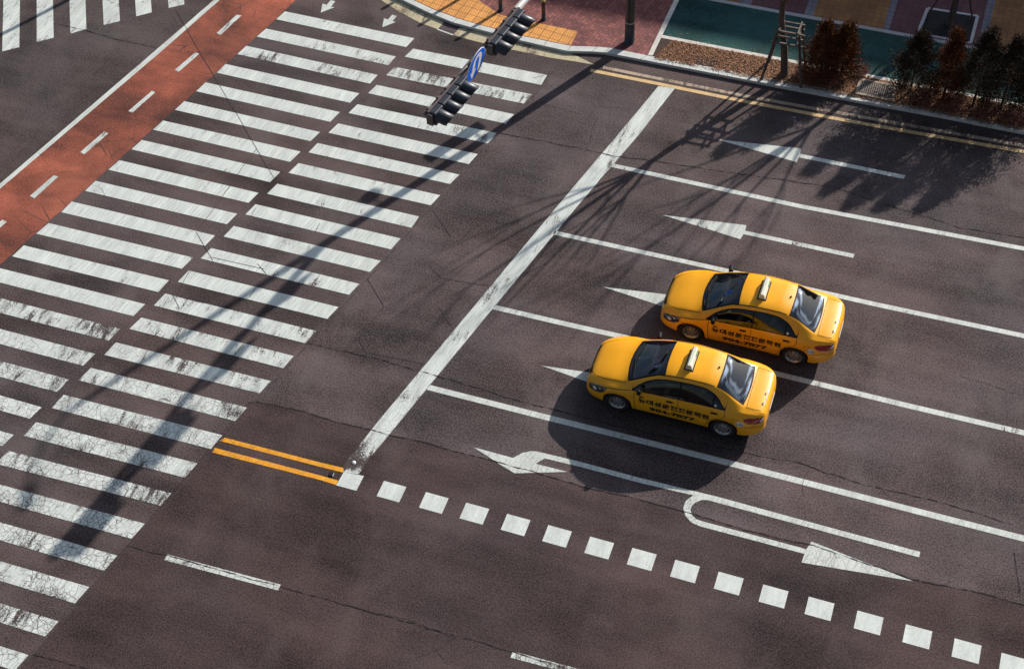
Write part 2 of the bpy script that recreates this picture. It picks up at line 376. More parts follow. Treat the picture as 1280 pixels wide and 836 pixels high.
# raised bars of the tactile blocks
mt = M['tactile'].node_tree; wv = mt.nodes.new('ShaderNodeTexWave'); wv.inputs['Scale'].default_value = 4.2
ge = mt.nodes.new('ShaderNodeNewGeometry'); mt.links.new(ge.outputs['Position'], wv.inputs['Vector'])
bp = [n for n in mt.nodes if n.type == 'BUMP'][0]
bp2 = mt.nodes.new('ShaderNodeBump'); bp2.inputs['Strength'].default_value = 0.8; bp2.inputs['Distance'].default_value = 0.008
mt.links.new(wv.outputs['Fac'], bp2.inputs['Height']); mt.links.new(bp.outputs[0], bp2.inputs['Normal'])
mt.links.new(bp2.outputs[0], mt.nodes['Principled BSDF'].inputs['Normal'])

M['kerb'] = simple('kerb_concrete', (0.55, 0.58, 0.56), 0.8, var=0.12, scale=5)
M['strip'] = simple('strip_concrete', (0.58, 0.56, 0.52), 0.85, var=0.16, scale=4)
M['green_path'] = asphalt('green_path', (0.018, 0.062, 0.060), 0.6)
M['soil'] = simple('soil', (0.05, 0.028, 0.02), 0.95, var=0.4, scale=9)
M['pit'] = simple('pit_mulch', (0.014, 0.014, 0.018), 0.95, var=0.3, scale=12)
M['bark'] = simple('bark', (0.085, 0.06, 0.05), 0.9, var=0.35, scale=14)
M['twig'] = simple('twig', (0.20, 0.10, 0.085), 0.8, var=0.3, scale=5)
M['stake'] = simple('stake_wood', (0.09, 0.062, 0.05), 0.85, var=0.3, scale=8)
M['rail'] = simple('rail_wood', (0.13, 0.11, 0.095), 0.8, var=0.2, scale=8)
M['black_steel'] = simple('black_steel', (0.018, 0.018, 0.022), 0.35, var=0.2, coat=0.2)
M['grey_steel'] = simple('grey_steel', (0.36, 0.36, 0.36), 0.45, 0.3, var=0.1)
M['brown_steel'] = simple('brown_steel', (0.11, 0.085, 0.085), 0.5, var=0.15)
M['signal_black'] = simple('signal_black', (0.030, 0.036, 0.048), 0.42, var=0.2)
M['sign_blue'] = simple('sign_blue', (0.004, 0.14, 0.80), 0.55, var=0.04, spec=0.2)
M['sign_white'] = simple('sign_white', (0.78, 0.80, 0.80), 0.4, var=0.03)
M['lens_red'] = simple('lens_red', (0.10, 0.01, 0.01), 0.2)
M['bollard_cap'] = simple('bollard_cap', (0.65, 0.50, 0.16), 0.5)
M['crack'] = simple('crack_fill', (0.022, 0.017, 0.018), 0.95, var=0.3, scale=20)
M['seal'] = simple('seal_tar', (0.045, 0.035, 0.036), 0.9, var=0.3, scale=10)
M['rust_grate'] = simple('grate_steel', (0.20, 0.17, 0.15), 0.6, 0.3, var=0.25)
M['grate_frame'] = simple('grate_frame', (0.34, 0.27, 0.20), 0.8, var=0.2)
M['lamp_white'] = simple('lamp_white', (0.7, 0.7, 0.68), 0.4)

# ================================================================== ground
def struct(name, pts, z, mat): return sheet(name, pts, z, M[mat])
big = [(-400, -300), (400, -300), (400, 500), (-400, 500)]
struct('ground', big, 0.0, 'asphalt_crossing')
Pm = lambda L, h=0.0: [G(x, y, h) for x, y in L]
# the joint between the crossing and the approach lanes
J0 = Vector((STRIPES_NEAR[0][1][0] + .10, STRIPES_NEAR[0][1][1], 0)); J1 = Vector((STRIPES_NEAR[23][1][0] + .09, STRIPES_NEAR[23][1][1], 0))
JL = [Vector((q_[1][0] + .085, q_[1][1], 0)) for q_ in STRIPES_NEAR[:24]]
Jd = (J1 - J0).normalized()
top_r = G(757, 81)
S3 = [(309, 504), (322, 502), (381, 514), (420, 527), (459, 536), (487, 544), (533, 553), (600, 572), (669, 590), (731, 609), (800, 624), (855, 639), (974, 673), (1017, 681), (1141, 724), (1222, 740), (1280, 755)]
S3w = Pm(S3)
east = Vector((60, S3w[-1].y + 0.0, 0))
struct('approach_lanes', [J0 - Jd * .3] + [G(309, 504)] + S3w[1:] + [east, Vector((60, 32.3, 0)), top_r], 0.002, 'asphalt_lanes')
struct('exit_lanes', [G(309, 504)] + S3w[1:] + [east, Vector((60, -80, 0)), J1 + Jd * 60] + [J1], 0.002, 'asphalt_low')
# left of the red lane
RL_out = [G(268, 0), G(200, 58.8), G(117, 130), G(0, 230)]
rd = (RL_out[-1] - RL_out[0]).normalized()
RL_out = [RL_out[0] - rd * 30] + RL_out + [RL_out[-1] + rd * 30]
RR = [G(370, 0), G(344, 25), G(244, 115), G(200, 153.6), G(80.7, 260), G(0, 331)]
rr = (RR[-1] - RR[0]).normalized()
RR = [RR[0] - rr * 30] + RR + [RR[-1] + rr * 30]
struct('side_road', [Vector((-300, 60, 0))] + RL_out + [Vector((-300, -100, 0))], 0.002, 'asphalt_left')
struct('cycle_lane', RL_out + RR[::-1], 0.0035, 'red_lane')

# ------------------------------------------------------------------ painted markings
def marks(name, items, mat, z=0.006):
    """items: list of (polygon points, wear)"""
    bm = bmesh.new(); lay = bm.verts.layers.float.new('wear'); sl_ = bm.verts.layers.float.new('seed')
    for q_, (pts, wr) in enumerate(items):
        n0 = len(bm.verts); poly_into(bm, pts, z, wr, lay)
        bm.verts.ensure_lookup_table()
        for v_ in bm.verts[n0:]: v_[sl_] = (q_ * 0.377) % 1.0
    o = link(name, bm, M[mat]); o['kind'] = 'structure'; return o

wf = {0: .35, 1: .35, 2: .6, 9: .1, 12: .25, 14: .9, 15: .55, 16: .8, 17: .45}
wn = {0: .3, 1: .7, 2: .5, 3: .3, 9: .4, 12: .55, 13: .65, 14: .65, 15: .55, 16: .6, 17: .7, 18: .65, 19: .65, 20: .6, 21: .55, 22: .55}
def clip_far(qd):   # stripes start at the edge of the red lane
    return qd
marks('crosswalk_stripes_far', [(qd, wf.get(i, .15) * .72) for i, qd in enumerate(STRIPES_FAR)], 'white_paint')
marks('crosswalk_stripes_near', [(qd, wn.get(i, .2) * .72) for i, qd in enumerate(STRIPES_NEAR)], 'white_paint')
zb = [((4.4, 0), (25, 0), (24.2, 59.4), (2.8, 64.8)), ((45.8, 0), (65.3, 0), (67.2, 47.7), (46, 53)), ((86.7, 0), (107, 0), (108, 36.7), (88, 42.7)),
      ((128, 0), (148.4, 0), (150, 26.9), (129.7, 31.7)), ((169, 0), (189, 0), (189.8, 16), (170.3, 21)), ((211, 0), (229.7, 0), (230.5, 6), (211, 10.6))]
its = []
for i, (a, b, c, d) in enumerate(zb):
    a, b, c, d = G(*a), G(*b), G(*c), G(*d)
    dirv = (G(24.9, 0) - G(24.2, 59.4)).normalized()
    its.append(([a + dirv * 4, b + dirv * 4, c, d], .35))
# one more stripe left of the frame
marks('side_crosswalk_stripes', its, 'white_paint')
sl = Pm([(823, 108), (843.4, 111), (800, 167), (720, 260), (612.5, 390), (505.5, 520), (470, 563), (444, 563), (478, 520), (586.7, 390), (695, 260), (800, 136)])
slw = Pm([(470, 563), (456, 581), (448.4, 592.7), (429.7, 590), (429, 582), (444, 563)])
marks('stop_line', [(sl, [.3] * 6 + [.55, .55] + [.3] * 4), (slw, [.55, 1.25, .8, .5, 1.1, .55])], 'white_paint')
sqTL = [(480, 600.8), (532.5, 614.8), (582.8, 628), (634, 642), (685.4, 656), (737.7, 670.4), (790.5, 684.4), (844.2, 699.3), (898.4, 714.2), (954, 730.1), (1011, 745.3), (1071.9, 762.7), (1132.3, 779.75), (1193.3, 797.4), (1251.9, 815.4)]
its = [(Pm([(420.3, 606.4), (445.6, 613.3), (455, 594.7), (429.7, 590)]), .3)]
for k, t in enumerate(sqTL):
    g = G(*t); its.append(([g, g + Vector((.545, 0, 0)), g + Vector((.545, -.435, 0)), g + Vector((0, -.435, 0))], .05))
g = G(1251.9, 815.4)
for k in range(1, 8):
    q = g + Vector((.99 * k, 0, 0)); its.append(([q, q + Vector((.545, 0, 0)), q + Vector((.545, -.435, 0)), q + Vector((0, -.435, 0))], .05))
marks('dashed_centre_squares', its, 'fresh_white_paint')
ya = Pm([(279.7, 546.6), (400, 577.8), (430.5, 585), (429, 590.5), (400, 583.3), (275, 551)])
yb = Pm([(268, 559.4), (400, 594), (422.6, 600.5), (420.3, 606), (400, 599.7), (264, 565)])
marks('centre_yellow_lines', [(ya, 0), (yb, 0)], 'yellow_paint')
def lane(pts, wid, far=60):
    P = Pm(pts); P.append(Vector((far, P[-1].y, 0))); return strip_pts(P, wid)
marks('lane_lines', [(lane([(765.5, 207), (1000, 258), (1280, 311)], .145), .1), (lane([(692.5, 291), (917, 340.5), (1092, 380), (1280, 420)], .145), .1),
      (lane([(617, 384), (720, 408), (792, 424), (1040, 484), (1137, 507.6), (1280, 541)], .15), .12),
      (lane([(535, 484), (672.6, 519), (840, 560.5), (1038, 611), (1280, 673)], .16), .05)], 'white_line')
def dash(p, q, L, wid):
    a, b = G(*p), G(*q); d = (b - a).normalized(); return strip_pts([a, a + d * L], wid)
a, b = G(207, 696), G(349.3, 734)
marks('lane_dashes', [(strip_pts([a, b], .15), .25), (strip_pts([G(639.5, 817.5), G(639.5, 817.5) + (b - a)], .15), .45)], 'white_line')
ar = lambda L: Pm(L)
arrows = [
    ar([(896.3, 174.6), (1001.3, 186), (1000, 192.6), (1132, 219.6), (1129, 223.8), (998.3, 197), (995.6, 203)]),
    ar([(828, 269), (933, 281.8), (931.3, 288.6), (1068.3, 317.8), (1066.3, 322.6), (929.6, 293), (925.6, 299.3)]),
    ar([(754, 358.8), (861, 371.5), (859.5, 379), (1000, 410), (998, 415), (857.5, 384), (853, 391)]),
    ar([(677, 457), (788, 473), (786, 480), (930, 515), (928, 520), (784, 485), (778, 493)])]
marks('straight_arrows', [(a, .12) for a in arrows], 'white_line')
turn = ar([(591.8, 558.8), (641.4, 572.3), (647, 569), (653, 566), (662.5, 563.75), (670.3, 564), (725, 577), (800, 597.2), (900, 621.5), (1000, 649), (1150.3, 689.5), (1148.8, 696.3), (1000, 656), (885, 625),
           (878, 624.5), (869, 628), (865, 632), (863, 637), (865.5, 644.5), (870.5, 648.9), (881, 652.2), (1000, 684), (1007.5, 686.5), (1014.4, 676.6), (1141.4, 726.25), (1001.9, 702.8), (1005.5, 692), (875, 657.6), (864, 652.7), (856.5, 644.3), (854, 635), (857, 626), (866.4, 618.5),
           (862.5, 618), (800, 603.4), (725, 583.3), (681, 572.8), (669.5, 579.5), (709.2, 589.6), (643.2, 591.4), (623.4, 579.4), (609.4, 570)])
marks('turn_arrow', [(turn, .05)], 'white_line')
ab = [(477.8, 34.7), (480, 23.4), (485, 25), (490.3, 19), (496, 20.6), (490.6, 27.3), (495, 28)]
marks('small_arrows', [(Pm(ab), .05), (Pm([(x - 76.8, y - 18.3) for x, y in ab]), .05)], 'white_line')
co = Pm([(268, 0), (200, 58.8), (117, 130), (0, 230)]); ci = Pm([(275.5, 0), (200, 66.2), (125, 130), (0, 236.3)])
co = [co[0] - rd * 20] + co + [co[-1] + rd * 20]; ci = [ci[0] - rd * 20] + ci + [ci[-1] + rd * 20]
marks('cycle_lane_edge_line', [(co + ci[::-1], .05)], 'white_line', 0.0075)
cd = [[(296, 19), (302, 20), (275.8, 44.2), (270.8, 41.9)], [(244.5, 66), (249, 68), (223.4, 90.3), (218.4, 88)], [(190, 114), (194, 116), (165.6, 141.2), (160.5, 139.4)],
      [(130.5, 164.7), (135.6, 167.2), (105.5, 193.3), (100.3, 190.6)], [(67.2, 219.5), (73, 221.2), (43, 248.3), (37.5, 245.3)], [(3, 275), (8.6, 277.5), (-23, 305), (-28, 302)]]
marks('cycle_lane_dashes', [(Pm(x), .3) for x in cd], 'white_line', 0.0075)
y1 = Pm([(754, 84.5), (800, 94), (940, 122), (1080, 147), (1280, 182.5)]); y2 = Pm([(738, 88.2), (800, 100.5), (930, 127), (1080, 155), (1280, 190)])
y1.append(Vector((60, y1[-1].y, 0))); y2.append(Vector((60, y2[-1].y, 0)))
marks('faded_kerb_line', [(strip_pts(y1, .12), .3)], 'faded_yellow_paint')
marks('kerbside_yellow_line', [(strip_pts(y2, .13), .15)], 'pale_yellow_paint')

# ------------------------------------------------------------------ cracks and joints in the asphalt
rc = random.Random(3)
def ribbon(bm, P, wid, z, jit=0.011, step=0.08):
    P = [Vector(p) for p in P]; out = []
    for a, b in zip(P, P[1:]):
        n = max(1, int((b - a).length / step))
        for i in range(n): out.append(a.lerp(b, i / n))
    out.append(P[-1])
    if jit > 0.0:
        w1 = w2 = 0.0; L = []
        for i, p in enumerate(out):
            w1 = w1 * .8 + rc.uniform(-jit, jit); w2 = w2 * .8 + rc.uniform(-jit, jit)
            L.append(p + Vector((w1, w2, 0)))
        out = L
    prev = None
    for i, p in enumerate(out):
        d = out[min(i + 1, len(out) - 1)] - out[max(i - 1, 0)]; d.normalize(); nn = Vector((-d.y, d.x, 0))
        ww = wid * (rc.uniform(.15, 1.0) ** 1.4 * 1.7 if jit > 0 else 1)
        a, b = bm.verts.new((p + nn * ww / 2).to_tuple()[:2] + (z,)), bm.verts.new((p - nn * ww / 2).to_tuple()[:2] + (z,))
        if prev: bm.faces.new((prev[0], prev[1], b, a))
        prev = (a, b)
bm = bmesh.new()
CR = [([(626, 167), (680, 177), (752, 192), (772, 196), (800, 199), (1040, 222 + 12), (1200, 285), (1280, 297)], .022),
      ([(384, 429), (453, 444), (530, 465), (568, 475), (644, 500), (760, 530), (928, 566), (1000, 578), (1031, 590), (1088, 607), (1173, 627), (1265, 655)], .020),
      (S3, .022),
      ([(159, 682), (206, 694), (350, 733), (412, 750), (480, 769), (570, 795), (638, 814), (715, 838)], .018), ([(41, 817), (112, 836)], .016),
      ([(67, 30), (108, 38), (141, 48), (195, 60)], .022), ([(440, 758), (510, 775), (568, 797)], .008),
      ([(570, 795), (545, 812), (520, 822)], .014), ([(545, 812), (560, 830)], .010),
      ([(747, 147), (740, 162), (738, 175), (733, 187)], .014), ([(745, 147), (690, 134), (660, 128)], .008),
      ([(665, 98), (690, 92)], .01), ([(1267, 690), (1275, 740)], .016),
      ([(752, 192), (775, 200), (765, 212), (756, 218), (748, 228)], .012), ([(1200, 470), (1230, 478), (1280, 495)], .008),
      ([(1005, 620), (1002, 605), (1010, 588)], .007), ([(1090, 600), (1112, 622)], .006)]
for p, wd in CR: ribbon(bm, Pm(p), wd, 0.0095)
o = link('road_cracks', bm, M['crack']); o['kind'] = 'structure'
bm = bmesh.new()
ribbon(bm, [JL[0] - Jd * .25] + JL + [JL[-1] + Jd * 8], .026, 0.0088, jit=0.003)
RC = [[(219, 12), (231, 32), (245, 58), (267, 94), (287.5, 130), (295, 141), (320, 185), (343, 224)], [(321, 186), (305, 207), (278, 246), (267, 261.5), (248, 287)],
      [(245, 290), (266, 326)], [(265, 322), (330, 336.5)], [(322, 330), (333, 343)], [(320, 260), (308, 280)], [(237, 339), (225, 360)], [(216, 369), (224, 385)], [(400, 279), (394, 290)], [(320, 359), (312, 372)],
      [(541, 262), (564, 297)], [(564, 297), (537, 333), (552, 348), (614, 358)], [(646, 312), (633, 297)], [(646, 312), (614, 358)], [(459, 348), (480, 383), (449, 425), (457, 440), (530, 455)], [(564, 408), (549, 385)],
      [(215, 369), (250, 378), (290, 385)]]
for p in RC: ribbon(bm, Pm(p), .014, 0.0093, jit=0.0)
o = link('road_joints', bm, M['seal']); o['kind'] = 'structure'
# random map cracking on the carriageway and red lane
bm = bmesh.new()
def wander(p, ang, L, wid, depth=0):
    P = [Vector(p)]; a = ang
    n = max(3, int(L / .15))
    for i in range(n):
        a += rc.uniform(-.5, .5); P.append(P[-1] + Vector((math.cos(a), math.sin(a), 0)) * .15)
        if depth < 2 and rc.random() < .12: wander(P[-1], a + rc.choice((-1, 1)) * rc.uniform(.6, 1.4), L * .5, wid * .75, depth + 1)
    ribbon(bm, P, wid, 0.0091, jit=.006, step=.08)
for (x, y, L, ag) in [(300, 40, 1.6, 1), (262, 64, 1.8, .3), (262, 64, 1.5, 3.5), (262, 64, 1.5, 5), (240, 60, 1.2, 2.8), (330, 12, 1.5, .2), (105, 230, 1.3, .5), (90, 215, 1.2, 3.5), (60, 205, 1.5, 2.5), (120, 180, 1.6, .2), (150, 150, 1.3, .1),
                      (700, 230, 1.0, 4), (1050, 160, .9, 5.0), (150, 260, .8, 2)]:
    wander(G(x, y), ag, L * .8, .007)
o = link('fine_cracks', bm, M['seal']); o['kind'] = 'structure'

# ================================================================== pavement
KH = 0.09
up = [(515.6, 0), (540.6, 11.7), (572, 23.4), (600, 31.6), (653, 45.3), (683, 51.5), (714, 57.8), (747, 58.8), (762.5, 60.2), (809, 69.5), (945, 94.6), (1080, 120.3), (1180, 140), (1280, 159.5)]
lo = [(503, 0), (534, 15), (565.6, 28), (600, 37.2), (648, 50), (680, 57.5), (709, 63.9), (740, 64.6), (756, 65.7), (800, 74.2), (948, 102.6), (1080, 127.4), (1174, 144.3), (1280, 165.5)]
UP, LO = Pm(up, KH), Pm(lo, KH)
k0 = (UP[0] - UP[1]).normalized(); UP = [UP[0] + k0 * 6 + Vector((.6, 4, 0)), UP[0] + k0 * 2.5] + UP; LO = [LO[0] + k0 * 6 + Vector((.4, 4, 0)), LO[0] + k0 * 2.5] + LO
UP.append(Vector((60, UP[-1].y, 0))); LO.append(Vector((60, LO[-1].y, 0)))
bm = bmesh.new(); slab_into(bm, UP + LO[::-1], 0.0, KH); 
o = link('kerb', bm, M['kerb']); o['kind'] = 'structure'
# kerb-stone joints are part of the kerb's look
bm = bmesh.new()
for i in range(2, len(UP) - 2):
    a0, a1, b0, b1 = UP[i], UP[i + 1], LO[i], LO[i + 1]
    n = max(1, round((a1 - a0).length / 1.0))
    for j in range(n):
        ribbon(bm, [a0.lerp(a1, j / n), b0.lerp(b1, j / n)], .010, KH + .0015, jit=0)
o = link('kerb_joints', bm, M['seal']); o['kind'] = 'structure'
back = [Vector((60, 60.5, 0)), Vector((-60, 60.5, 0)), Vector((-40, 44, 0))]
bm = bmesh.new(); slab_into(bm, UP + back, 0.0, KH - .004); o = link('brick_pavement', bm, M['brick_red']); o['kind'] = 'structure'
ins = lambda L: Pm(L, KH)
tact = ins([(516.6, -.5), (541.6, 11.2), (572.5, 22.8), (600, 31), (653, 44.6), (683, 50.8), (713.6, 57), (722.5, 39.3), (664, 27.5), (625, 19), (612, 10), (600, 2), (592, -12), (500, -30)])
struct('tactile_paving', tact, KH + .001, 'tactile')
cg = Pm([(472, -2), (500, 16), (525, 29), (545, 37), (575, 47), (600, 53.5), (637, 62), (687, 72.5), (720, 77.5), (745, 82), (720, 70), (709, 65.5), (680, 59.5), (648, 52.5), (600, 39.5), (585, 35.4), (566, 29.5), (534, 16.3), (503, 1.2), (500, -2)])
cg1 = Pm([(455, -12), (472, -2), (500, 16), (525, 29), (547, 37.2), (555.5, 28.0), (534, 16.6), (503, 1.2), (490, -8)])
cg2 = Pm([(566.5, 44.2), (575, 47), (600, 53.5), (637, 62), (687, 72.5), (720, 77.5), (745, 82), (720, 70), (709, 65.7), (680, 59.7), (648, 52.7), (600, 39.7), (583, 34.8), (574.5, 35.5)])
marks('painted_gutter', [(cg1, .1), (cg2, .1)], 'cream_gutter')
marks('gutter_edge_line', [(strip_pts(Pm([(547, 37.2), (566.5, 44.2)]), .05), 0)], 'white_line')
# planting bed, concrete strips, green cycle path, tiled footway
PX0 = G(815.6, 70, KH)
yk = 32.66; yS = 33.78; yT = 35.80
e0, e1 = G(809.8, 69.2, KH), G(815.8, 70, KH)
dlt = (G(849, 0, KH) - G(815.6, 70, KH)).normalized()
def DV(y): return e1 + dlt * ((y - e1.y) / dlt.y)
bed = [e1, DV(33.72), Vector((60, 33.72, 0)), Vector((60, 32.75, 0)), G(1280, 159, KH), G(1080, 119.8, KH), G(945, 94.2, KH)]
struct('planting_bed', bed, KH + .002, 'soil')
marks('pavement_divider_strip', [([e0, e0 + dlt * 6, e1 + dlt * 6, e1], 0)], 'white_line', KH + .008)
bpy.data.objects['pavement_divider_strip'].data.materials[0] = M['strip']
struct('bed_edge_strip', [DV(33.72), DV(33.85), Vector((60, 33.85, 0)), Vector((60, 33.72, 0))], KH + .005, 'strip')
struct('green_cycle_path', [DV(33.85), DV(yT), Vector((60, yT, 0)), Vector((60, 33.85, 0))], KH + .003, 'green_path')
M['edge_concrete'] = simple('edge_concrete', (0.36, 0.36, 0.38), 0.85)
struct('path_edge_strip', [DV(yT), DV(yT + .14), Vector((60, yT + .14, 0)), Vector((60, yT, 0))], KH + .005, 'edge_concrete')
# footway fields behind the path: (x0, x1, material)
xs = [G(x, y, KH).x for x, y in ((903, 4), (918, 7), (1005, 19), (1016, 21), (1103, 39), (1111, 40), (1222, 57), (1231, 60), (1300, 70))]
flds = [(DV(yT).x + .3, xs[0] - .55, 'dark_red_tiles'), (xs[0] - .55, xs[0] + .45, 'ochre_tiles'), (xs[0] + .45, xs[1] + .45, 'blue_tiles'), (xs[1] + .45, xs[2], 'dark_red_tiles'), (xs[2], xs[3], 'blue_tiles'), (xs[3], xs[4], 'ochre_tiles'), (xs[4], xs[5], 'blue_tiles'),
        (xs[5], xs[6], 'dark_red_tiles'), (xs[6], xs[7], 'blue_tiles'), (xs[7], xs[7] + 2.3, 'ochre_tiles'), (xs[7] + 2.3, xs[7] + 2.6, 'blue_tiles'), (xs[7] + 2.6, xs[7] + 6, 'dark_red_tiles')]
for a, b, mm in flds:
    sk = .10
    struct('footway_' + mm, [(a, yT + .14), (b, yT + .14), (b + sk * 12 * .0, yT + 12), (a, yT + 12)], KH + .003, mm)
# tree pit with its frame
pc = [G(1159.5, 11.5, KH), G(1222, 21, KH), G(1213, 55, KH), G(1147, 43, KH)]
struct('tree_pit', pc, KH + .006, 'pit')
bm = bmesh.new()
for i in range(4): slab_into(bm, strip_pts([pc[i], pc[(i + 1) % 4]], .09), KH - .01, KH + .03 + .0015 * i)
tag(link('tree_pit_frame', bm, simple('pit_kerb', (0.42, 0.42, 0.45), 0.85)), 'pale square concrete kerb framing the dark tree pit', 'tree pit kerb')

# ================================================================== the driving-school cars
def car_mat(name, **kw):
    m = NT(name)
    for k, v in kw.items():
        if k == 'col': m.col(v)
        elif k == 'rough': m.rough(v)
        else: m.b.inputs[k].default_value = v
    return m
m = NT('taxi_yellow_paint')
v = m.geo(obj=True); dn = m.noise(v, 2.2, 5, .6); fl = m.noise(v, 160, 1)
hh = m.n('ShaderNodeHueSaturation'); hh.inputs['Color'].default_value = (0.95, 0.425, 0.014, 1)
m.l(m.math('MULTIPLY', m.ramp(dn, .3, .7, .95, 1.04), m.ramp(fl, .3, .7, .97, 1.03)), hh.inputs['Value'])
m.col(hh.outputs[0]); m.rough(m.ramp(dn, .3, .7, .30, .42)); m.b.inputs['Coat Weight'].default_value = 0.35; m.b.inputs['Coat Roughness'].default_value = 0.08
m.b.inputs['Specular IOR Level'].default_value = 0.35
C_PAINT = m.m
C_BLACK = car_mat('car_black_trim', col=(0.012, 0.012, 0.014), rough=0.6, **{'Specular IOR Level': 0.15}).m
C_RUB = car_mat('tyre_rubber', col=(0.016, 0.016, 0.017), rough=0.8).m
C_RIM = car_mat('steel_rim', col=(0.42, 0.41, 0.40), rough=0.4, Metallic=0.7).m
C_HOLE = car_mat('rim_hole', col=(0.01, 0.01, 0.01), rough=0.8).m
C_SEAT = simple('seat_cloth', (0.16, 0.17, 0.20), 0.9)
C_DASH = simple('dash_plastic', (0.15, 0.16, 0.19), 0.7)
C_RED = car_mat('tail_lamp_red', col=(0.28, 0.008, 0.010), rough=0.12, **{'Coat Weight': 0.6}).m
C_CLEAR = car_mat('lamp_reflector', col=(0.75, 0.76, 0.78), rough=0.2, Metallic=0.6).m
C_DLAMP = car_mat('head_lamp_dark', col=(0.035, 0.035, 0.045), rough=0.08, **{'Coat Weight': 1.0}).m
C_CHROME = car_mat('chrome', col=(0.7, 0.7, 0.7), rough=0.15, Metallic=1.0).m
C_TEXT = car_mat('black_vinyl', col=(0.010, 0.007, 0.006), rough=0.6).m
C_WHITE = car_mat('white_vinyl', col=(0.72, 0.74, 0.70), rough=0.5).m
C_GREEN = car_mat('green_vinyl', col=(0.03, 0.22, 0.10), rough=0.5).m
C_SEAM = car_mat('panel_gap', col=(0.045, 0.018, 0.005), rough=0.7).m
m = NT('car_glass'); t = m.t
for nd in list(t.nodes):
    if nd.type != 'OUTPUT_MATERIAL': t.nodes.remove(nd)
outn = [n for n in t.nodes if n.type == 'OUTPUT_MATERIAL'][0]
tr = t.nodes.new('ShaderNodeBsdfTransparent'); tr.inputs['Color'].default_value = (0.55, 0.60, 0.66, 1)
gl = t.nodes.new('ShaderNodeBsdfGlossy'); gl.inputs['Roughness'].default_value = 0.03; gl.inputs['Color'].default_value = (0.88, 0.95, 1.0, 1)
fr = t.nodes.new('ShaderNodeFresnel'); fr.inputs['IOR'].default_value = 1.85
mx = t.nodes.new('ShaderNodeMixShader')
fa = t.nodes.new('ShaderNodeMath'); fa.operation = 'ADD'; fa.inputs[1].default_value = 0.055; fa.use_clamp = True; t.links.new(fr.outputs[0], fa.inputs[0]); t.links.new(fa.outputs[0], mx.inputs[0]); t.links.new(tr.outputs[0], mx.inputs[1]); t.links.new(gl.outputs[0], mx.inputs[2]); t.links.new(mx.outputs[0], outn.inputs[0])
C_GLASS = m.m
C_SIDE_GLASS = m.m.copy(); C_SIDE_GLASS.name = 'side_glass'
for nd in C_SIDE_GLASS.node_tree.nodes:
    if nd.type == 'MATH': nd.inputs[1].default_value = 0.0
    if nd.type == 'FRESNEL': nd.inputs['IOR'].default_value = 1.5
    if nd.type == 'BSDF_TRANSPARENT': nd.inputs['Color'].default_value = (0.16, 0.15, 0.15, 1)

L_, W_ = 4.24, 0.845
AX_F, AX_R, WR, AR = 0.83, 3.33, 0.292, 0.342
def curve(xs, ys):
    xs = np.array(xs, float); ys = np.array(ys, float)
    h = np.diff(xs); dl = np.diff(ys) / h
    mm = np.zeros(len(xs)); mm[0] = dl[0]; mm[-1] = dl[-1]
    for i in range(1, len(xs) - 1):
        if dl[i - 1] * dl[i] > 0:
            w1 = 2 * h[i] + h[i - 1]; w2 = h[i] + 2 * h[i - 1]; mm[i] = (w1 + w2) / (w1 / dl[i - 1] + w2 / dl[i])
    def f(x):
        x = min(max(x, xs[0]), xs[-1]); i = min(int(np.searchsorted(xs, x, side='right')) - 1, len(xs) - 2)
        t = (x - xs[i]) / h[i]
        return float((2 * t**3 - 3 * t**2 + 1) * ys[i] + (t**3 - 2 * t**2 + t) * h[i] * mm[i] + (-2 * t**3 + 3 * t**2) * ys[i + 1] + (t**3 - t**2) * h[i] * mm[i + 1])
    return f
ZT = curve([0, .02, .06, .14, .30, .60, .90, 1.10, 1.30, 1.60, 1.90, 2.05, 2.40, 2.75, 3.00, 3.12, 3.35, 3.58, 3.70, 3.95, 4.10, 4.17, 4.22, 4.24],
           [.50, .60, .67, .735, .80, .875, .93, .99, 1.11, 1.275, 1.405, 1.435, 1.462, 1.458, 1.415, 1.375, 1.235, 1.09, 1.05, 1.025, 1.00, .965, .86, .72])
ZBELT = curve([0, .05, .2, .6, 1.0, 1.3, 2.0, 3.0, 3.5, 3.9, 4.12, 4.2, 4.24], [.46, .56, .66, .77, .835, .865, .90, .945, .97, .965, .93, .82, .66])
ZS = curve([0.94, 1.22, 1.52, 1.80, 2.05, 2.45, 2.75, 3.00, 3.25, 3.50, 3.74], [.885, 1.03, 1.185, 1.30, 1.345, 1.372, 1.365, 1.325, 1.235, 1.115, 1.01])
WRL = curve([0, .3, .8, 1.02, 1.3, 1.6, 1.88, 2.4, 2.9, 3.2, 3.5, 3.74, 4.0, 4.24], [.56, .60, .64, .67, .645, .60, .568, .565, .552, .562, .60, .635, .63, .58])
ZWT = curve([1.16, 1.26, 1.43, 1.74, 2.10, 2.45, 2.75, 3.00, 3.15, 3.26, 3.34], [.87, .96, 1.09, 1.235, 1.30, 1.325, 1.31, 1.235, 1.14, 1.03, .96])
def plan_w(x):
    f = 1.0
    x = min(max(x, 0.0), L_)
    if x < .90: f = (1 - (1 - x / .90) ** 2.6) ** (1 / 2.3) * .45 + .55
    if x > 3.40: t = min((x - 3.40) / .84, 1.0); f = (1 - t ** 2.8) ** (1 / 2.3) * .42 + .58
    w = W_ * f
    for xa in (AX_F, AX_R): w += .010 * math.exp(-((x - xa) / .30) ** 2)
    if .9 < x < 3.4: w -= .012 * math.sin(math.pi * (x - .9) / 2.5)
    return w
def zbot(x):
    z = .20
    if x < .3: z = .20 + .05 * (1 - x / .3) ** 2
    if x > 3.85: z = .22 + .12 * ((x - 3.85) / .39) ** 2
    for xa in (AX_F, AX_R):
        d = abs(x - xa)
        if d < AR: z = max(z, WR + math.sqrt(AR * AR - d * d))
    return z
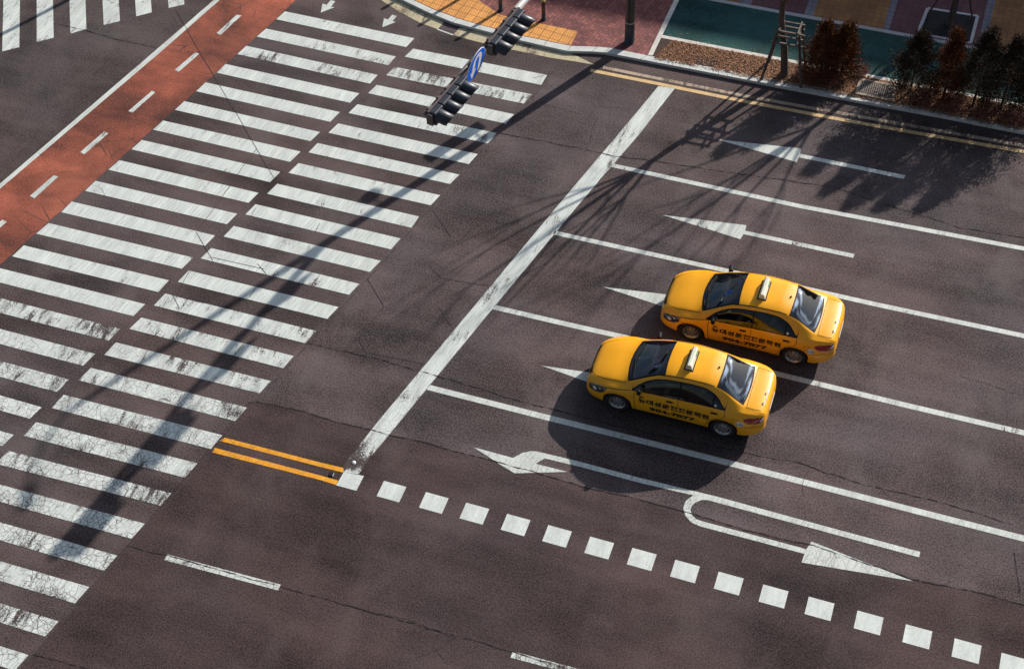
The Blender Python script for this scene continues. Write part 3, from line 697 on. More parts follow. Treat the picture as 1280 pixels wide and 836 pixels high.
def knots(x):
    w = plan_w(x); zb = zbot(x); zt = ZT(x); zbl = min(ZBELT(x), zt - .012)
    cab = 0.94 < x < 3.74
    wb = w - .055; wr = min(WRL(x), wb - .03)
    zs = ZS(x) if cab else zbl + .55 * (zt - zbl)
    zs = min(max(zs, zbl + .006), zt - .004)
    span = zbl - zb
    K = [(w - .05, zb), (w - .006, zb + .10 * span), (w + .004, zb + .38 * span), (w - .006, zb + .72 * span), (w - .030, zb + .92 * span), (wb, zbl)]
    lo = min(zbl + .022, zbl + .3 * (zs - zbl)); hi = zs - min(.03, .3 * (zs - zbl))
    if 1.16 < x < 3.34: hi = min(hi, max(ZWT(x), lo + .004))
    hi = max(hi, lo + .0015)
    hi2 = min(hi + .022, hi + .5 * (zs - hi))
    def yz(z):
        t = (z - zbl) / max(zs - zbl, 1e-4); t = min(max(t, 0), 1)
        return wb + (wr - wb) * t + .022 * math.sin(math.pi * t) * min(1, (zs - zbl) / .3)
    K += [(yz(lo), lo), (yz((lo + hi) / 2), (lo + hi) / 2), (yz(hi), hi), (yz(hi2), hi2), (wr + .004, zs - .2 * min(.05, zs - hi2)), (wr - .015, zs + .20 * (zt - zs))]
    K += [(wr - .045, zs + .38 * (zt - zs)), (wr - .085, zs + .55 * (zt - zs)), (wr * .62, zs + .83 * (zt - zs)), (wr * .32, zs + .96 * (zt - zs)), (0.0, zt)]
    return K
NK = 17
def warp(x, y):
    # windscreen base and rear-window foot bow outwards in plan; nose and tail are bowed too
    k = max(0.0, 1 - (y / .68) ** 2)
    a = np.interp(x, [0.25, .85, 1.07, 1.45, 1.87, 2.3], [0, .10, .125, .11, .06, 0])
    b = np.interp(x, [2.6, 3.02, 3.35, 3.66, 3.95, 4.12], [0, .04, .06, .075, .03, 0])
    return x - a * k + b * k
BP = [0.0, 1.04, 1.08, 1.16, 1.22, 1.85, 1.885, 2.20, 2.235, 2.27, 2.31, 3.02, 3.055, 3.30, 3.34, 3.64, 3.675, 4.24]
stn = set(BP)
for xv in np.arange(0, 4.2401, .04):
    if min(abs(xv - b) for b in BP) > .018: stn.add(round(float(xv), 4))
for xv in (.01, .03, 4.18, 4.21, 4.228): stn.add(xv)
for xa in (AX_F, AX_R):
    for s_ in (-1, 1):
        for dd in (AR, AR - .004, AR - .015, AR - .035, AR - .06): stn.add(round(xa + s_ * dd, 4))
stn = sorted(stn)
def surf_side(x, z):
    K = knots(x)[:12]
    for (y0, z0), (y1, z1) in zip(K, K[1:]):
        if z0 <= z <= z1 or z1 <= z <= z0:
            t = (z - z0) / max(z1 - z0, 1e-6); return y0 + (y1 - y0) * t
    return K[0][0] if z < K[0][1] else K[-1][0]
def surf_top(x, y):
    # invert the plan warp, then read the section
    xx = x
    for _ in range(6): xx = xx + (x - warp(xx, y))
    K = knots(xx)[5:]
    for (y0, z0), (y1, z1) in zip(K, K[1:]):
        if y1 <= abs(y) <= y0:
            t = (y0 - abs(y)) / max(y0 - y1, 1e-6); return z0 + (z1 - z0) * t
    return K[-1][1]

def car_shell(root):
    V = []; ring = []
    for x in stn:
        K = knots(x); row = []
        for s_ in (-1, 1):
            for k, (y, z) in enumerate(K):
                if s_ == 1 and k == NK - 1: continue
                row.append((s_, k, len(V))); V.append((warp(x, y) - L_ / 2, s_ * y, z))
        d = {(s_, k): i for s_, k, i in row}; d[(1, NK - 1)] = d[(-1, NK - 1)]; ring.append(d)
    P = {}
    def add(part, f, side):
        P.setdefault(part, []).append(f if side == 1 else f[::-1])
    for i in range(len(stn) - 1):
        xm = (stn[i] + stn[i + 1]) / 2
        for s_ in (-1, 1):
            for k in range(NK - 1):
                a, b, c, d = ring[i][(s_, k)], ring[i + 1][(s_, k)], ring[i + 1][(s_, k + 1)], ring[i][(s_, k + 1)]
                part = 'body'
                sd = 'n' if s_ == -1 else 'f'
                if k in (6, 7) and 1.16 < xm < 3.34:
                    if 1.22 < xm < 2.235: part = 'wf' + sd
                    elif 2.27 < xm < 3.30: part = 'wr' + sd
                    else: part = 'trim'
                    if 3.02 < xm < 3.055: part = 'trim'
                elif k in (5, 8) and 1.16 < xm < 3.34: part = 'trim'
                elif 1.08 < xm < 1.85 and k >= 13: part = 'ws'
                elif 1.04 < xm < 1.885 and k >= 12: part = 'trim'
                elif 3.055 < xm < 3.64 and k >= 13: part = 'rw'
                elif 3.02 < xm < 3.675 and k >= 12: part = 'trim'
                elif 1 <= k <= 4 and 1.22 < xm < 2.25: part = 'df' + sd
                elif 1 <= k <= 4 and 2.25 < xm < 3.30: part = 'dr' + sd
                elif .30 < xm < 1.04 and k >= 11: part = 'hood'
                elif 3.675 < xm < 4.15 and k >= 11: part = 'boot'
                elif k == 0 and .83 < xm < 3.33: part = 'body'
                add(part, (a, b, c, d), -s_)
    # end caps
    f0 = [ring[0][(-1, k)] for k in range(NK)] + [ring[0][(1, k)] for k in range(NK - 2, -1, -1)]
    f1 = [ring[-1][(-1, k)] for k in range(NK)] + [ring[-1][(1, k)] for k in range(NK - 2, -1, -1)]
    P['body'].append(tuple(f0)); P['body'].append(tuple(f1[::-1]))
    # whole-shell normals so that split panels stay smooth across their joints
    tmp = bpy.data.meshes.new('tmp'); allf = [f for L in P.values() for f in L]
    tmp.from_pydata(V, [], allf); tmp.update()
    nrm = [v.normal.copy() for v in tmp.vertices]
    if nrm[ring[60][(-1, NK - 1)]].z < 0:
        nrm = [-n for n in nrm]
        for k in P: P[k] = [f[::-1] for f in P[k]]
    bpy.data.meshes.remove(tmp)
    def mk(name, fs, mats, midx=None, parent=root, off=0.0):
        ids = sorted(set(i for f in fs for i in f)); mp = {j: n for n, j in enumerate(ids)}
        vs = [tuple(Vector(V[i]) + nrm[i] * off) for i in ids]
        o = from_data(name, vs, [tuple(mp[i] for i in f) for f in fs], mats, parent, True, midx)
        o.data.normals_split_custom_set_from_vertices([tuple(nrm[i]) for i in ids])
        return o
    parts = {}
    parts['body'] = mk('body', P['body'] + P['trim'], [C_PAINT, C_BLACK], [0] * len(P['body']) + [1] * len(P['trim']))
    parts['hood'] = mk('bonnet', P['hood'], C_PAINT); parts['boot'] = mk('boot_lid', P['boot'], C_PAINT)
    parts['ws'] = mk('windscreen', P['ws'], C_GLASS); parts['rw'] = mk('rear_window', P['rw'], C_GLASS)
    for k in ('df', 'dr'):
        for sd in 'nf':
            dr = mk('door', P[k + sd], C_PAINT); parts[k + sd] = dr
            mk('door_window', P['w' + k[1] + sd], C_SIDE_GLASS, parent=dr)
    return parts

def side_strip(bm, pts, wid, s_, off=.0035):
    """a thin strip lying on the body side; pts in (x, z)"""
    pr = None; n = len(pts)
    for i, (x, z) in enumerate(pts):
        a = pts[max(i - 1, 0)]; b = pts[min(i + 1, n - 1)]
        d = Vector((b[0] - a[0], b[1] - a[1])).normalized(); nn = Vector((-d.y, d.x)) * wid / 2
        vs = [bm.verts.new((x + t * nn.x - L_ / 2, s_ * (surf_side(x + t * nn.x, z + t * nn.y) + off), z + t * nn.y)) for t in (-1, 1)]
        if pr: bm.faces.new((pr[0], pr[1], vs[1], vs[0]))
        pr = vs
def top_strip(bm, pts, wid, off=.004):
    pr = None; n = len(pts)
    for i, (x, y) in enumerate(pts):
        a = pts[max(i - 1, 0)]; b = pts[min(i + 1, n - 1)]
        d = Vector((b[0] - a[0], b[1] - a[1])).normalized(); nn = Vector((-d.y, d.x)) * wid / 2
        vs = [bm.verts.new((x + t * nn.x - L_ / 2, y + t * nn.y, surf_top(x + t * nn.x, y + t * nn.y) + off)) for t in (-1, 1)]
        if pr: bm.faces.new((pr[0], pr[1], vs[1], vs[0]))
        pr = vs
def dens(pts, n=8):
    out = []
    for a, b in zip(pts, pts[1:]):
        for i in range(n): out.append((a[0] + (b[0] - a[0]) * i / n, a[1] + (b[1] - a[1]) * i / n))
    out.append(pts[-1]); return out

def text_mesh(body, size, offset=0.0, sx=1.0, res=3):
    cu = bpy.data.curves.new('t', 'FONT'); cu.body = body; cu.size = size; cu.offset = offset
    cu.space_character = 1.08; cu.align_x = 'CENTER'; cu.align_y = 'CENTER'; cu.resolution_u = res; cu.fill_mode = 'FRONT'
    o = bpy.data.objects.new('t', cu); COL.objects.link(o)
    bpy.context.view_layer.update()
    me = bpy.data.meshes.new_from_object(o.evaluated_get(bpy.context.evaluated_depsgraph_get()))
    bpy.data.objects.remove(o); bpy.data.curves.remove(cu)
    vs = [(v.co.x * sx, v.co.y) for v in me.vertices]; fs = [tuple(p.vertices) for p in me.polygons]
    bpy.data.meshes.remove(me)
    return vs, fs
def side_text(name, body, x, z, size, s_, parent, mat, offset=0.0, sx=1.0, off=.005, width=None):
    vs, fs = text_mesh(body, size, offset, sx)
    if width:
        w0 = max(v[0] for v in vs) - min(v[0] for v in vs); k = width / w0; vs = [(a * k, b) for a, b in vs]
    # reading direction: towards the tail on the near side (s_=-1), towards the nose on the far side
    V = []
    for a, b in vs:
        xx = x + (a if s_ == -1 else -a); zz = z + b
        V.append((xx - L_ / 2, s_ * (surf_side(xx, zz) + off), zz))
    return from_data(name, V, fs, mat, parent)
def side_patch(name, outline, s_, mat, parent, off=.006, thick=0.0):
    """a patch on the side surface, fan-filled about its centre with inner rings for curvature"""
    cx = sum(p[0] for p in outline) / len(outline); cz = sum(p[1] for p in outline) / len(outline)
    V = []; F = []; n = len(outline); R_ = [0, .45, .8, 1.0]
    for r in R_:
        for (x, z) in outline:
            xx, zz = cx + (x - cx) * r, cz + (z - cz) * r
            V.append((warp(xx, surf_side(xx, zz)) - L_ / 2, s_ * (surf_side(xx, zz) + off * (1 if r < 1 else .15)), zz))
    for k in range(len(R_) - 1):
        for i in range(n):
            j = (i + 1) % n; F.append((k * n + i, k * n + j, (k + 1) * n + j, (k + 1) * n + i))
    return from_data(name, V, F, mat, parent, True)

def make_wheel(root, x, s_):
    bm = bmesh.new(); y0, y1 = (.645, .825)
    prof = [(.20, y0), (.27, y0), (.289, y0 + .02), (WR, y0 + .05), (WR, y1 - .05), (.289, y1 - .02), (.268, y1), (.205, y1 - .005), (.195, y1 - .03)]
    n = 40; rings = []
    for r, y in prof: rings.append([bm.verts.new((x - L_ / 2 + r * math.cos(2 * math.pi * k / n), s_ * y, WR + r * math.sin(2 * math.pi * k / n))) for k in range(n)])
    for a, b in zip(rings, rings[1:]):
        for k in range(n):
            f = bm.faces.new((a[k], a[(k + 1) % n], b[(k + 1) % n], b[k])); f.smooth = True
    tyre = link('tyre', bm, C_RUB)
    bm = bmesh.new(); prof = [(.207, .805), (.200, .820), (.185, .812), (.172, .770), (.150, .765), (.120, .790), (.080, .800), (.062, .785), (.050, .800), (.0, .806)]
    rings = []
    for r, y in prof[:-1]: rings.append([bm.verts.new((x - L_ / 2 + r * math.cos(2 * math.pi * k / n), s_ * y, WR + r * math.sin(2 * math.pi * k / n))) for k in range(n)])
    for a, b in zip(rings, rings[1:]):
        for k in range(n):
            f = bm.faces.new((a[k], a[(k + 1) % n], b[(k + 1) % n], b[k])); f.smooth = True
    bm.faces.new(rings[-1])
    # vent holes of the steel disc
    for q_ in range(9):
        a = 2 * math.pi * q_ / 9
        box_into(bm, (x - L_ / 2 + .137 * math.cos(a), s_ * .783, WR + .137 * math.sin(a)), (.026, .022, .042), Matrix.Rotation(-a, 4, 'Y'), mi=1)
    rim = link('rim', bm, [C_RIM, C_HOLE])
    w_ = bpy.data.objects.new('wheel', None); COL.objects.link(w_); w_.parent = root; w_.empty_display_size = .1
    tyre.parent = w_; rim.parent = w_
    return w_

def make_car(label, badge, loc, first_letters='뉴대성운전전문학원'):
    root = thing('driving_school_car', label, 'car', loc, 0, 'yellow driving school cars at the stop line')
    P = car_shell(root)
    for x in (AX_F, AX_R):
        for s_ in (-1, 1): make_wheel(root, x, s_)
    # dark underside with wheel housings
    bm = bmesh.new()
    box_into(bm, (0, 0, .24), (3.9, 1.18, .10)); box_into(bm, (.05 - .02, 0, .25), (1.72, 1.50, .09))
    for x in (AX_F, AX_R):
        for s_ in (-1, 1):
            n = 18; a_, b_ = [], []
            for k in range(n + 1):
                an = math.pi * k / n
                p = (x - L_ / 2 + (AR + .012) * math.cos(an), WR - .06 + (AR + .065) * math.sin(an))
                a_.append(bm.verts.new((p[0], s_ * .60, p[1]))); b_.append(bm.verts.new((p[0], s_ * (plan_w(x) - .035), p[1])))
            for k in range(n): bm.faces.new((a_[k], a_[k + 1], b_[k + 1], b_[k]))
            bm.faces.new(a_)
    link('underbody', bm, C_BLACK, root)
    # cabin
    bm = bmesh.new(); box_into(bm, (.15, 0, .33), (2.6, 1.40, .06)); box_into(bm, (1.22, 0, .90), (.62, 1.16, .03)); link('cabin_floor', bm, C_DASH, root)
    bm = bmesh.new(); box_into(bm, (-.86, 0, .84), (.36, 1.34, .16), Matrix.Rotation(R(-8), 4, 'Y'), bevel=.04); box_into(bm, (-.66, -.36, .93), (.16, .34, .10), bevel=.03); link('dashboard', bm, C_DASH, root)
    bm = bmesh.new()
    bmesh.ops.create_circle  # (wheel ring below)
    pts = [(-.47 + .07 * math.sin(a), -.36 + .18 * math.cos(a), .93 + .17 * math.sin(a)) for a in [2 * math.pi * k / 24 for k in range(25)]]
    tube_into(bm, pts, .014, 6, caps=False); tube_into(bm, [(-.66, -.36, .86), (-.47, -.36, .93)], .02, 6); link('steering_wheel', bm, C_BLACK, root)
    for s_ in (-1, 1):
        bm = bmesh.new()
        box_into(bm, (-.05, s_ * .36, .52), (.52, .50, .16), bevel=.05)
        box_into(bm, (.28, s_ * .36, .82), (.14, .48, .58), Matrix.Rotation(R(16), 4, 'Y'), bevel=.05)
        box_into(bm, (.40, s_ * .36, 1.16), (.09, .24, .16), Matrix.Rotation(R(10), 4, 'Y'), bevel=.035)
        link('front_seat', bm, C_SEAT, root)
    bm = bmesh.new(); box_into(bm, (.72, 0, .52), (.50, 1.24, .18), bevel=.05); box_into(bm, (1.05, 0, .80), (.14, 1.22, .52), Matrix.Rotation(R(22), 4, 'Y'), bevel=.05)
    for s_ in (-1, 1): box_into(bm, (1.16, s_ * .34, 1.06), (.08, .24, .12), bevel=.03)
    link('rear_seat', bm, C_SEAT, root)
    bm = bmesh.new()
    box_into(bm, (-.90, .16, .945), (.22, .10, .004), Matrix.Rotation(R(-12), 4, 'Y') @ Matrix.Rotation(R(25), 4, 'Z'))
    link('paper_permit', bm, C_WHITE, root)
    bm = bmesh.new(); box_into(bm, (1.60 - L_ / 2, .05, surf_top(1.60, .05) - .07), (.03, .24, .07), Matrix.Rotation(R(25), 4, 'Y'), bevel=.012); link('rear_view_mirror', bm, C_BLACK, root)
    bm = bmesh.new(); box_into(bm, (1.50 - L_ / 2, -.06, surf_top(1.50, -.06) - .035), (.26, .07, .004), Matrix.Rotation(R(-29), 4, 'Y') @ Matrix.Rotation(R(-20), 4, 'Z')); link('windscreen_pass', bm, C_WHITE, root)
    # panel gaps
    bm = bmesh.new()
    for s_ in (-1, 1):
        side_strip(bm, dens([(1.235, .885), (1.225, .70), (1.25, .45), (1.28, .255)]), .012, s_)
        side_strip(bm, dens([(2.25, .90), (2.255, .6), (2.26, .255)]), .009, s_)
        side_strip(bm, dens([(3.33, .955), (3.345, .85), (3.30, .74), (3.10, .63), (2.99, .53), (2.95, .40), (2.93, .255)], 6), .011, s_)
        side_strip(bm, dens([(1.28, .252), (2.1, .252), (2.93, .252)], 10), .010, s_)
        side_strip(bm, dens([(.28, .60), (.40, .70), (.62, .765), (.9, .815), (1.16, .855)], 6), .009, s_)
        side_strip(bm, dens([(3.98, .60), (4.06, .66)], 6), .008, s_)
    hood = [(1.00, -.66), (.8, -.64), (.45, -.605), (.20, -.52), (.10, -.40), (.06, -.2), (.055, 0), (.06, .2), (.10, .40), (.20, .52), (.45, .605), (.8, .64), (1.00, .66)]
    top_strip(bm, dens(hood, 6), .009)
    boot = [(3.76, -.60), (3.95, -.60), (4.10, -.57)]; top_strip(bm, dens(boot, 6), .010); top_strip(bm, dens([(a, -b) for a, b in boot], 6), .010)
    top_strip(bm, dens([(3.775, -.60), (3.775, .60)], 16), .010)
    for s_ in (-1, 1):   # fuel flap / roof gutters
        top_strip(bm, dens([(1.75, s_ * .530), (2.2, s_ * .523), (2.6, s_ * .518), (2.98, s_ * .508)], 6), .020)
    side_strip(bm, dens([(3.52, .80), (3.66, .80), (3.66, .70), (3.52, .70), (3.52, .80)], 5), .007, -1)
    link('panel_gap', bm, C_SEAM, root)
    # lamps
    for s_ in (-1, 1):
        hl = side_patch('headlight', [(.12, .61), (.085, .54), (.12, .47), (.25, .465), (.40, .51), (.53, .61), (.60, .735), (.50, .735), (.36, .705), (.21, .665)], s_, C_DLAMP, root, .012)
        side_patch('bulb', [(.27 + .06 * math.cos(a), .575 + .052 * math.sin(a)) for a in [k * math.pi / 5 for k in range(10)]], s_, C_CLEAR, hl, .020)
        side_patch('indicator', [(.40 + .03 * math.cos(a), .645 + .02 * math.sin(a)) for a in [k * math.pi / 4 for k in range(8)]], s_, C_CLEAR, hl, .018)
        tl = side_patch('tail_light', [(3.76, .84), (3.79, .77), (3.88, .70), (4.06, .69), (4.17, .70), (4.205, .79), (4.17, .87), (4.06, .90), (3.88, .89)], s_, C_RED, root, .014)
        side_patch('reversing_lamp', [(4.13, .80), (4.12, .75), (4.17, .745), (4.19, .80), (4.16, .845)], s_, C_CLEAR, tl, .022)
    # grille, bumper inlets, plates
    def nose_x(y, z, front=True):
        # first station whose outline reaches (y, z)
        rng = np.arange(0, .8, .01) if front else np.arange(L_, 3.4, -.01)
        for x in rng:
            if surf_side(float(x), z) >= abs(y) and ZT(float(x)) >= z: return warp(float(x), y)
        return 0.4 if front else 3.9
    def nose_patch(name, ya, yb, za, zb, mat, front=True, off=.012, n=14, par=root):
        V = []; F = []; m_ = 4
        for i in range(n + 1):
            for j in range(m_ + 1):
                y = ya + (yb - ya) * i / n; z = za + (zb - za) * j / m_
                x = nose_x(y, z, front) + (-off if front else off); V.append((x - L_ / 2, y, z))
        for i in range(n):
            for j in range(m_):
                a = i * (m_ + 1) + j; F.append((a, a + 1, a + m_ + 2, a + m_ + 1))
        return from_data(name, V, F, mat, par)
    nose_patch('grille', -.34, .34, .56, .635, C_BLACK, True, .014)
    nose_patch('grille_bar', -.36, .36, .637, .652, C_CHROME, True, .022)
    nose_patch('bumper_inlet', -.42, .42, .30, .40, C_BLACK, True, .010)
    bm = bmesh.new(); top_strip(bm, dens([(.075, -.44), (.045, -.30), (.03, -.15), (.028, 0), (.03, .15), (.045, .30), (.075, .44)], 5), .045, .008); link('grille_top', bm, C_BLACK, root)
    pl = nose_patch('number_plate', -.24, .24, .44, .54, C_WHITE, True, .020)
    bpart = nose_patch('number_plate', -.26, .26, .64, .74, C_WHITE, False, .016)
    nose_patch('bumper_strip', -.60, .60, .53, .56, C_CHROME, False, .012)
    # boot badge line: thin dark and green marks on the tail edge
    bm = bmesh.new(); top_strip(bm, dens([(4.125, -.40), (4.135, -.20), (4.14, 0), (4.135, .2), (4.125, .4)], 5), .022, .006); link('boot_handle_strip', bm, C_CHROME, root)
    for bya, byb in ((-.12, -.05), (-.42, -.34)):
        bm = bmesh.new(); top_strip(bm, dens([(4.09, bya), (4.095, byb)], 3), .03, .007); link('boot_badge', bm, C_TEXT, P['boot'])
    # bumper corner crease
    for s_ in (-1, 1):
        bm = bmesh.new(); side_strip(bm, dens([(3.72, .56), (3.9, .575), (4.1, .58), (4.2, .58)], 6), .010, s_)
        link('bumper_gap', bm, C_SEAM, root)
    # mirrors
    for s_ in (-1, 1):
        bm = bmesh.new(); y = s_ * (surf_side(1.36, .93) + .09)
        box_into(bm, (1.36 - L_ / 2, y, .985), (.10, .20, .145), Matrix.Rotation(s_ * R(10), 4, 'Z'), bevel=.035)
        box_into(bm, (1.35 - L_ / 2, s_ * (surf_side(1.35, .90) + .01), .925), (.07, .07, .05), bevel=.01)
        mo = link('wing_mirror', bm, C_BLACK, root)
        bm = bmesh.new(); box_into(bm, (1.414 - L_ / 2, y, .985), (.006, .155, .105), Matrix.Rotation(s_ * R(10), 4, 'Z')); link('mirror_glass', bm, C_DLAMP, mo)
    # handles on the doors
    for k, x in (('df', 2.06), ('dr', 3.10)):
        for sd, s_ in (('n', -1), ('f', 1)):
            bm = bmesh.new(); z = .815 if k == 'df' else .845
            box_into(bm, (x - L_ / 2, s_ * (surf_side(x, z) + .018), z), (.16, .030, .032), bevel=.010); link('door_handle', bm, C_BLACK, P[k + sd])
    # wipers, aerial
    for ya, yb, xa, xb in ((-.58, -.02, 1.16, 1.02), (-.05, .52, 1.05, 1.12)):
        bm = bmesh.new(); pts = []
        for i in range(9):
            y = ya + (yb - ya) * i / 8; x = xa + (xb - xa) * i / 8
            pts.append((x - L_ / 2, y, surf_top(x, y) + .018))
        tube_into(bm, pts, .010, 5); link('wiper', bm, C_BLACK, root)
    bm = bmesh.new(); pts = [(x - L_ / 2, y, surf_top(x, y) + .004) for x, y in [(1.01 + .03 * (abs(i - 8) / 8) ** 2 * 3.0, -.58 + 1.16 * i / 16) for i in range(17)]]
    tube_into(bm, pts, .018, 6); link('cowl', bm, C_BLACK, root)
    bm = bmesh.new(); tube_into(bm, [(2.96 - L_ / 2, 0, 1.41), (2.975 - L_ / 2, 0, 1.465)], [.03, .018], 8); link('aerial', bm, C_BLACK, root)
    # roof board
    bm = bmesh.new()
    x0 = 2.33 - L_ / 2; zt = 1.452
    sec = [(-.085, 0), (.085, 0), (.055, .14), (.03, .165), (-.03, .165), (-.055, .14)]
    vs = [[bm.verts.new((x0 + a, y, zt + b)) for a, b in [(p * kk, q_) for p, q_ in sec]] for y, kk in ((-.29, 1), (.29, 1))]
    for i in range(6): bm.faces.new((vs[0][i], vs[0][(i + 1) % 6], vs[1][(i + 1) % 6], vs[1][i]))
    bm.faces.new(vs[0][::-1]); bm.faces.new(vs[1])
    bmesh.ops.recalc_face_normals(bm, faces=bm.faces)
    rs = link('roof_sign', bm, simple('roof_sign_plastic', (0.68, 0.70, 0.58), 0.4, var=.06), root)
    bm = bmesh.new(); box_into(bm, (x0 + .0735, .17, zt + .075), (.006, .18, .05), Matrix.Rotation(R(-12), 4, 'Y')); link('green_sign_panel', bm, C_GREEN, rs)
    bm = bmesh.new(); box_into(bm, (x0, 0, 1.455), (.22, .62, .016), bevel=.005); link('sign_base', bm, C_BLACK, rs)
    # writing
    for s_ in (-1, 1):
        side_text('lettering', first_letters, 2.17, .62, .165, s_, root, C_TEXT, offset=.0068, off=.006, width=1.66)
        side_text('phone_number', '904-7077', 2.14, .41, .15, s_, root, C_TEXT, offset=.0085, off=.006, width=1.08)
        side_text('small_lettering', '(주)', 1.40 if s_ == -1 else 2.94, .735, .07, s_, root, C_TEXT, offset=.003, off=.006)
        bd = side_patch('number_badge', [(3.70 + .095 * math.cos(a), .655 + .085 * math.sin(a)) for a in [k * math.pi / 10 for k in range(20)]], s_, C_WHITE, root, .006)
        side_text('badge_number', badge, 3.70, .655, .085, s_, bd, C_TEXT, offset=.003, off=.012)
        side_patch('window_sticker', [(3.10 + .028 * math.cos(a), 1.015 + .028 * math.sin(a)) for a in [k * math.pi / 6 for k in range(12)]], s_, C_WHITE, root, .006)
    return root
gN, gF = G(770, 512), G(862, 426)
make_car('nearer yellow driving school saloon, its rear badge reading 1-21, waiting nearest the turn arrow', '1-21', (-6.28 + L_ / 2, 21.27, 0))
make_car('farther yellow driving school saloon with badge 1-13, waiting one lane nearer the kerb', '1-13', (-5.20 + L_ / 2, 23.83, 0))

# ================================================================== signal mast
PB = G(787, 53, 0.0); PB = Vector((PB.x, 33.25, KH))
AH = 5.5
tip = G(531.5, 144, AH); inn = G(655.5, 1, AH)
adir = (inn - tip).normalized()
t_ = (PB.y - tip.y) / adir.y
att = tip + adir * t_
PB.x = G(786.7, 53, KH).x; PB.y = G(786.7, 53, KH).y
att = Vector((PB.x, PB.y, AH))
mast = thing('signal_mast', 'tall black pole on the brick kerbside with a long arm reaching over the crossing', 'signal pole', PB)
def mk_on(name, bm, mat, root, smooth=False):
    """mesh built in world coordinates, parented with its origin at the thing"""
    for v in bm.verts: v.co -= root.location
    return link(name, bm, mat, root, smooth)
bm = bmesh.new(); tube_into(bm, [PB, PB + Vector((0, 0, 1.0)), PB + Vector((0, 0, 5.9)), PB + Vector((0, 0, 9.2))], [.145, .14, .11, .07], 20)
pole = mk_on('pole', bm, M['black_steel'], mast)
bm = bmesh.new()
for z in (.74,):
    tube_into(bm, [PB + Vector((0, 0, z)), PB + Vector((0, 0, z + .035))], .147, 20, caps=False)
b1 = mk_on('pole_band', bm, M['grey_steel'], mast)
bm = bmesh.new(); arc = [PB + Vector((0, 0, 9.15)), PB + Vector((.2, -.15, 9.5)), PB + Vector((.55, -.7, 9.7)), PB + Vector((.75, -1.15, 9.72))]
tube_into(bm, arc, [.05, .045, .04, .04], 8); lb = mk_on('lamp_bracket', bm, M['grey_steel'], mast)
bm = bmesh.new(); box_into(bm, PB + Vector((.88, -1.45, 9.72)), (.26, .70, .12), Matrix.Rotation(R(22), 4, 'Z'), bevel=.04); mk_on('lamp_head', bm, M['grey_steel'], mast)
bm = bmesh.new(); A0 = att; ext = inn - adir * 0
jn = att.lerp(inn, .4)
tube_into(bm, [tip + adir * .02, tip + adir * 2.0, inn, att.lerp(inn, .5) + Vector((0, 0, .0)), att], [.055, .06, .068, .085, .10], 14)
arm = mk_on('mast_arm', bm, M['brown_steel'], mast)
bm = bmesh.new(); tube_into(bm, [inn + adir * -.42, inn + adir * 2.2], [.085, .09], 14); mk_on('arm_sleeve', bm, M['grey_steel'], mast)
# frame of the head for +X-facing equipment: arm direction along the boards
ax = Vector((adir.y, -adir.x, 0)).normalized()          # the way the lamps look (towards the waiting cars)
rotm = Matrix(((ax.x, adir.x, 0, 0), (ax.y, adir.y, 0, 0), (0, 0, 1, 0), (0, 0, 0, 1)))
def signal_head(root_loc, label):
    t = thing('traffic_signal', label, 'traffic light', root_loc, 0, 'four-lamp traffic signals on the mast arm')
    Lh = 1.46
    def B(name, fn, mat, par=t, smooth=False):
        bm = bmesh.new(); fn(bm); bmesh.ops.transform(bm, matrix=rotm, verts=bm.verts); return link(name, bm, mat, par, smooth)
    def hs(bm):
        for k in range(4):
            box_into(bm, (.07, -.545 + k * .364, 0), (.17, .350, .36), bevel=.03)
        box_into(bm, (.05, 0, 0), (.10, Lh - .05, .26))
    B('housing', hs, M['signal_black'])
    def br(bm):
        for y in (-.60, -.18, .18, .60): box_into(bm, (-.06, y, .02), (.18, .06, .30), bevel=.01)
        box_into(bm, (-.03, 0, .17), (.05, Lh, .04)); box_into(bm, (-.03, 0, -.13), (.05, Lh, .04))
        box_into(bm, (.02, -Lh / 2 - .03, 0), (.16, .03, .30)); 
    B('bracket', br, M['brown_steel'])
    for k in range(4):
        y = -.545 + k * .364
        def vis(bm):
            n = 22; r = .158; tilt = R(8)
            A, Bq, A2, B2 = [], [], [], []
            for i in range(n + 1):
                a = R(-52) + R(284) * i / n
                cy, cz = math.cos(a), math.sin(a)
                ln = .27 + .09 * max(0, cz) - (.10 if cz < -.3 else 0)
                for rr_, la, lb_ in ((r, A, Bq), (r - .012, A2, B2)):
                    la.append(bm.verts.new((.15, y + rr_ * cy, rr_ * cz))); lb_.append(bm.verts.new((.15 + ln, y + rr_ * cy, rr_ * cz - ln * math.tan(tilt))))
            for i in range(n):
                bm.faces.new((A[i], A[i + 1], Bq[i + 1], Bq[i])).smooth = True
                bm.faces.new((A2[i + 1], A2[i], B2[i], B2[i + 1])).smooth = True
                bm.faces.new((Bq[i], Bq[i + 1], B2[i + 1], B2[i]))
        vz = B('visor', vis, M['signal_black'])
        def ln_(bm):
            n = 20; c = bm.verts.new((.175, y, 0)); rg = [bm.verts.new((.157, y + .145 * math.cos(2 * math.pi * i / n), .145 * math.sin(2 * math.pi * i / n))) for i in range(n)]
            for i in range(n): bm.faces.new((c, rg[i], rg[(i + 1) % n])).smooth = True
        B('lens', ln_, simple('lens_%d' % k, [(0.02, 0.10, 0.05), (0.02, 0.10, 0.05), (0.14, 0.09, 0.01), (0.14, 0.012, 0.01)][k], 0.15), vz)
    return t
hA = G(551, 121, AH); hB = G(624, 36, AH)
offv = ax * .14 + Vector((0, 0, -.02))
onarm = lambda p: tip + adir * ((p - tip).dot(adir))
signal_head(onarm(hA) + offv, 'black four-lamp signal at the free tip of the mast arm, left of the blue sign')
signal_head(onarm(hB) + offv, 'black four-lamp signal over the kerb, right of the blue sign on the mast arm')
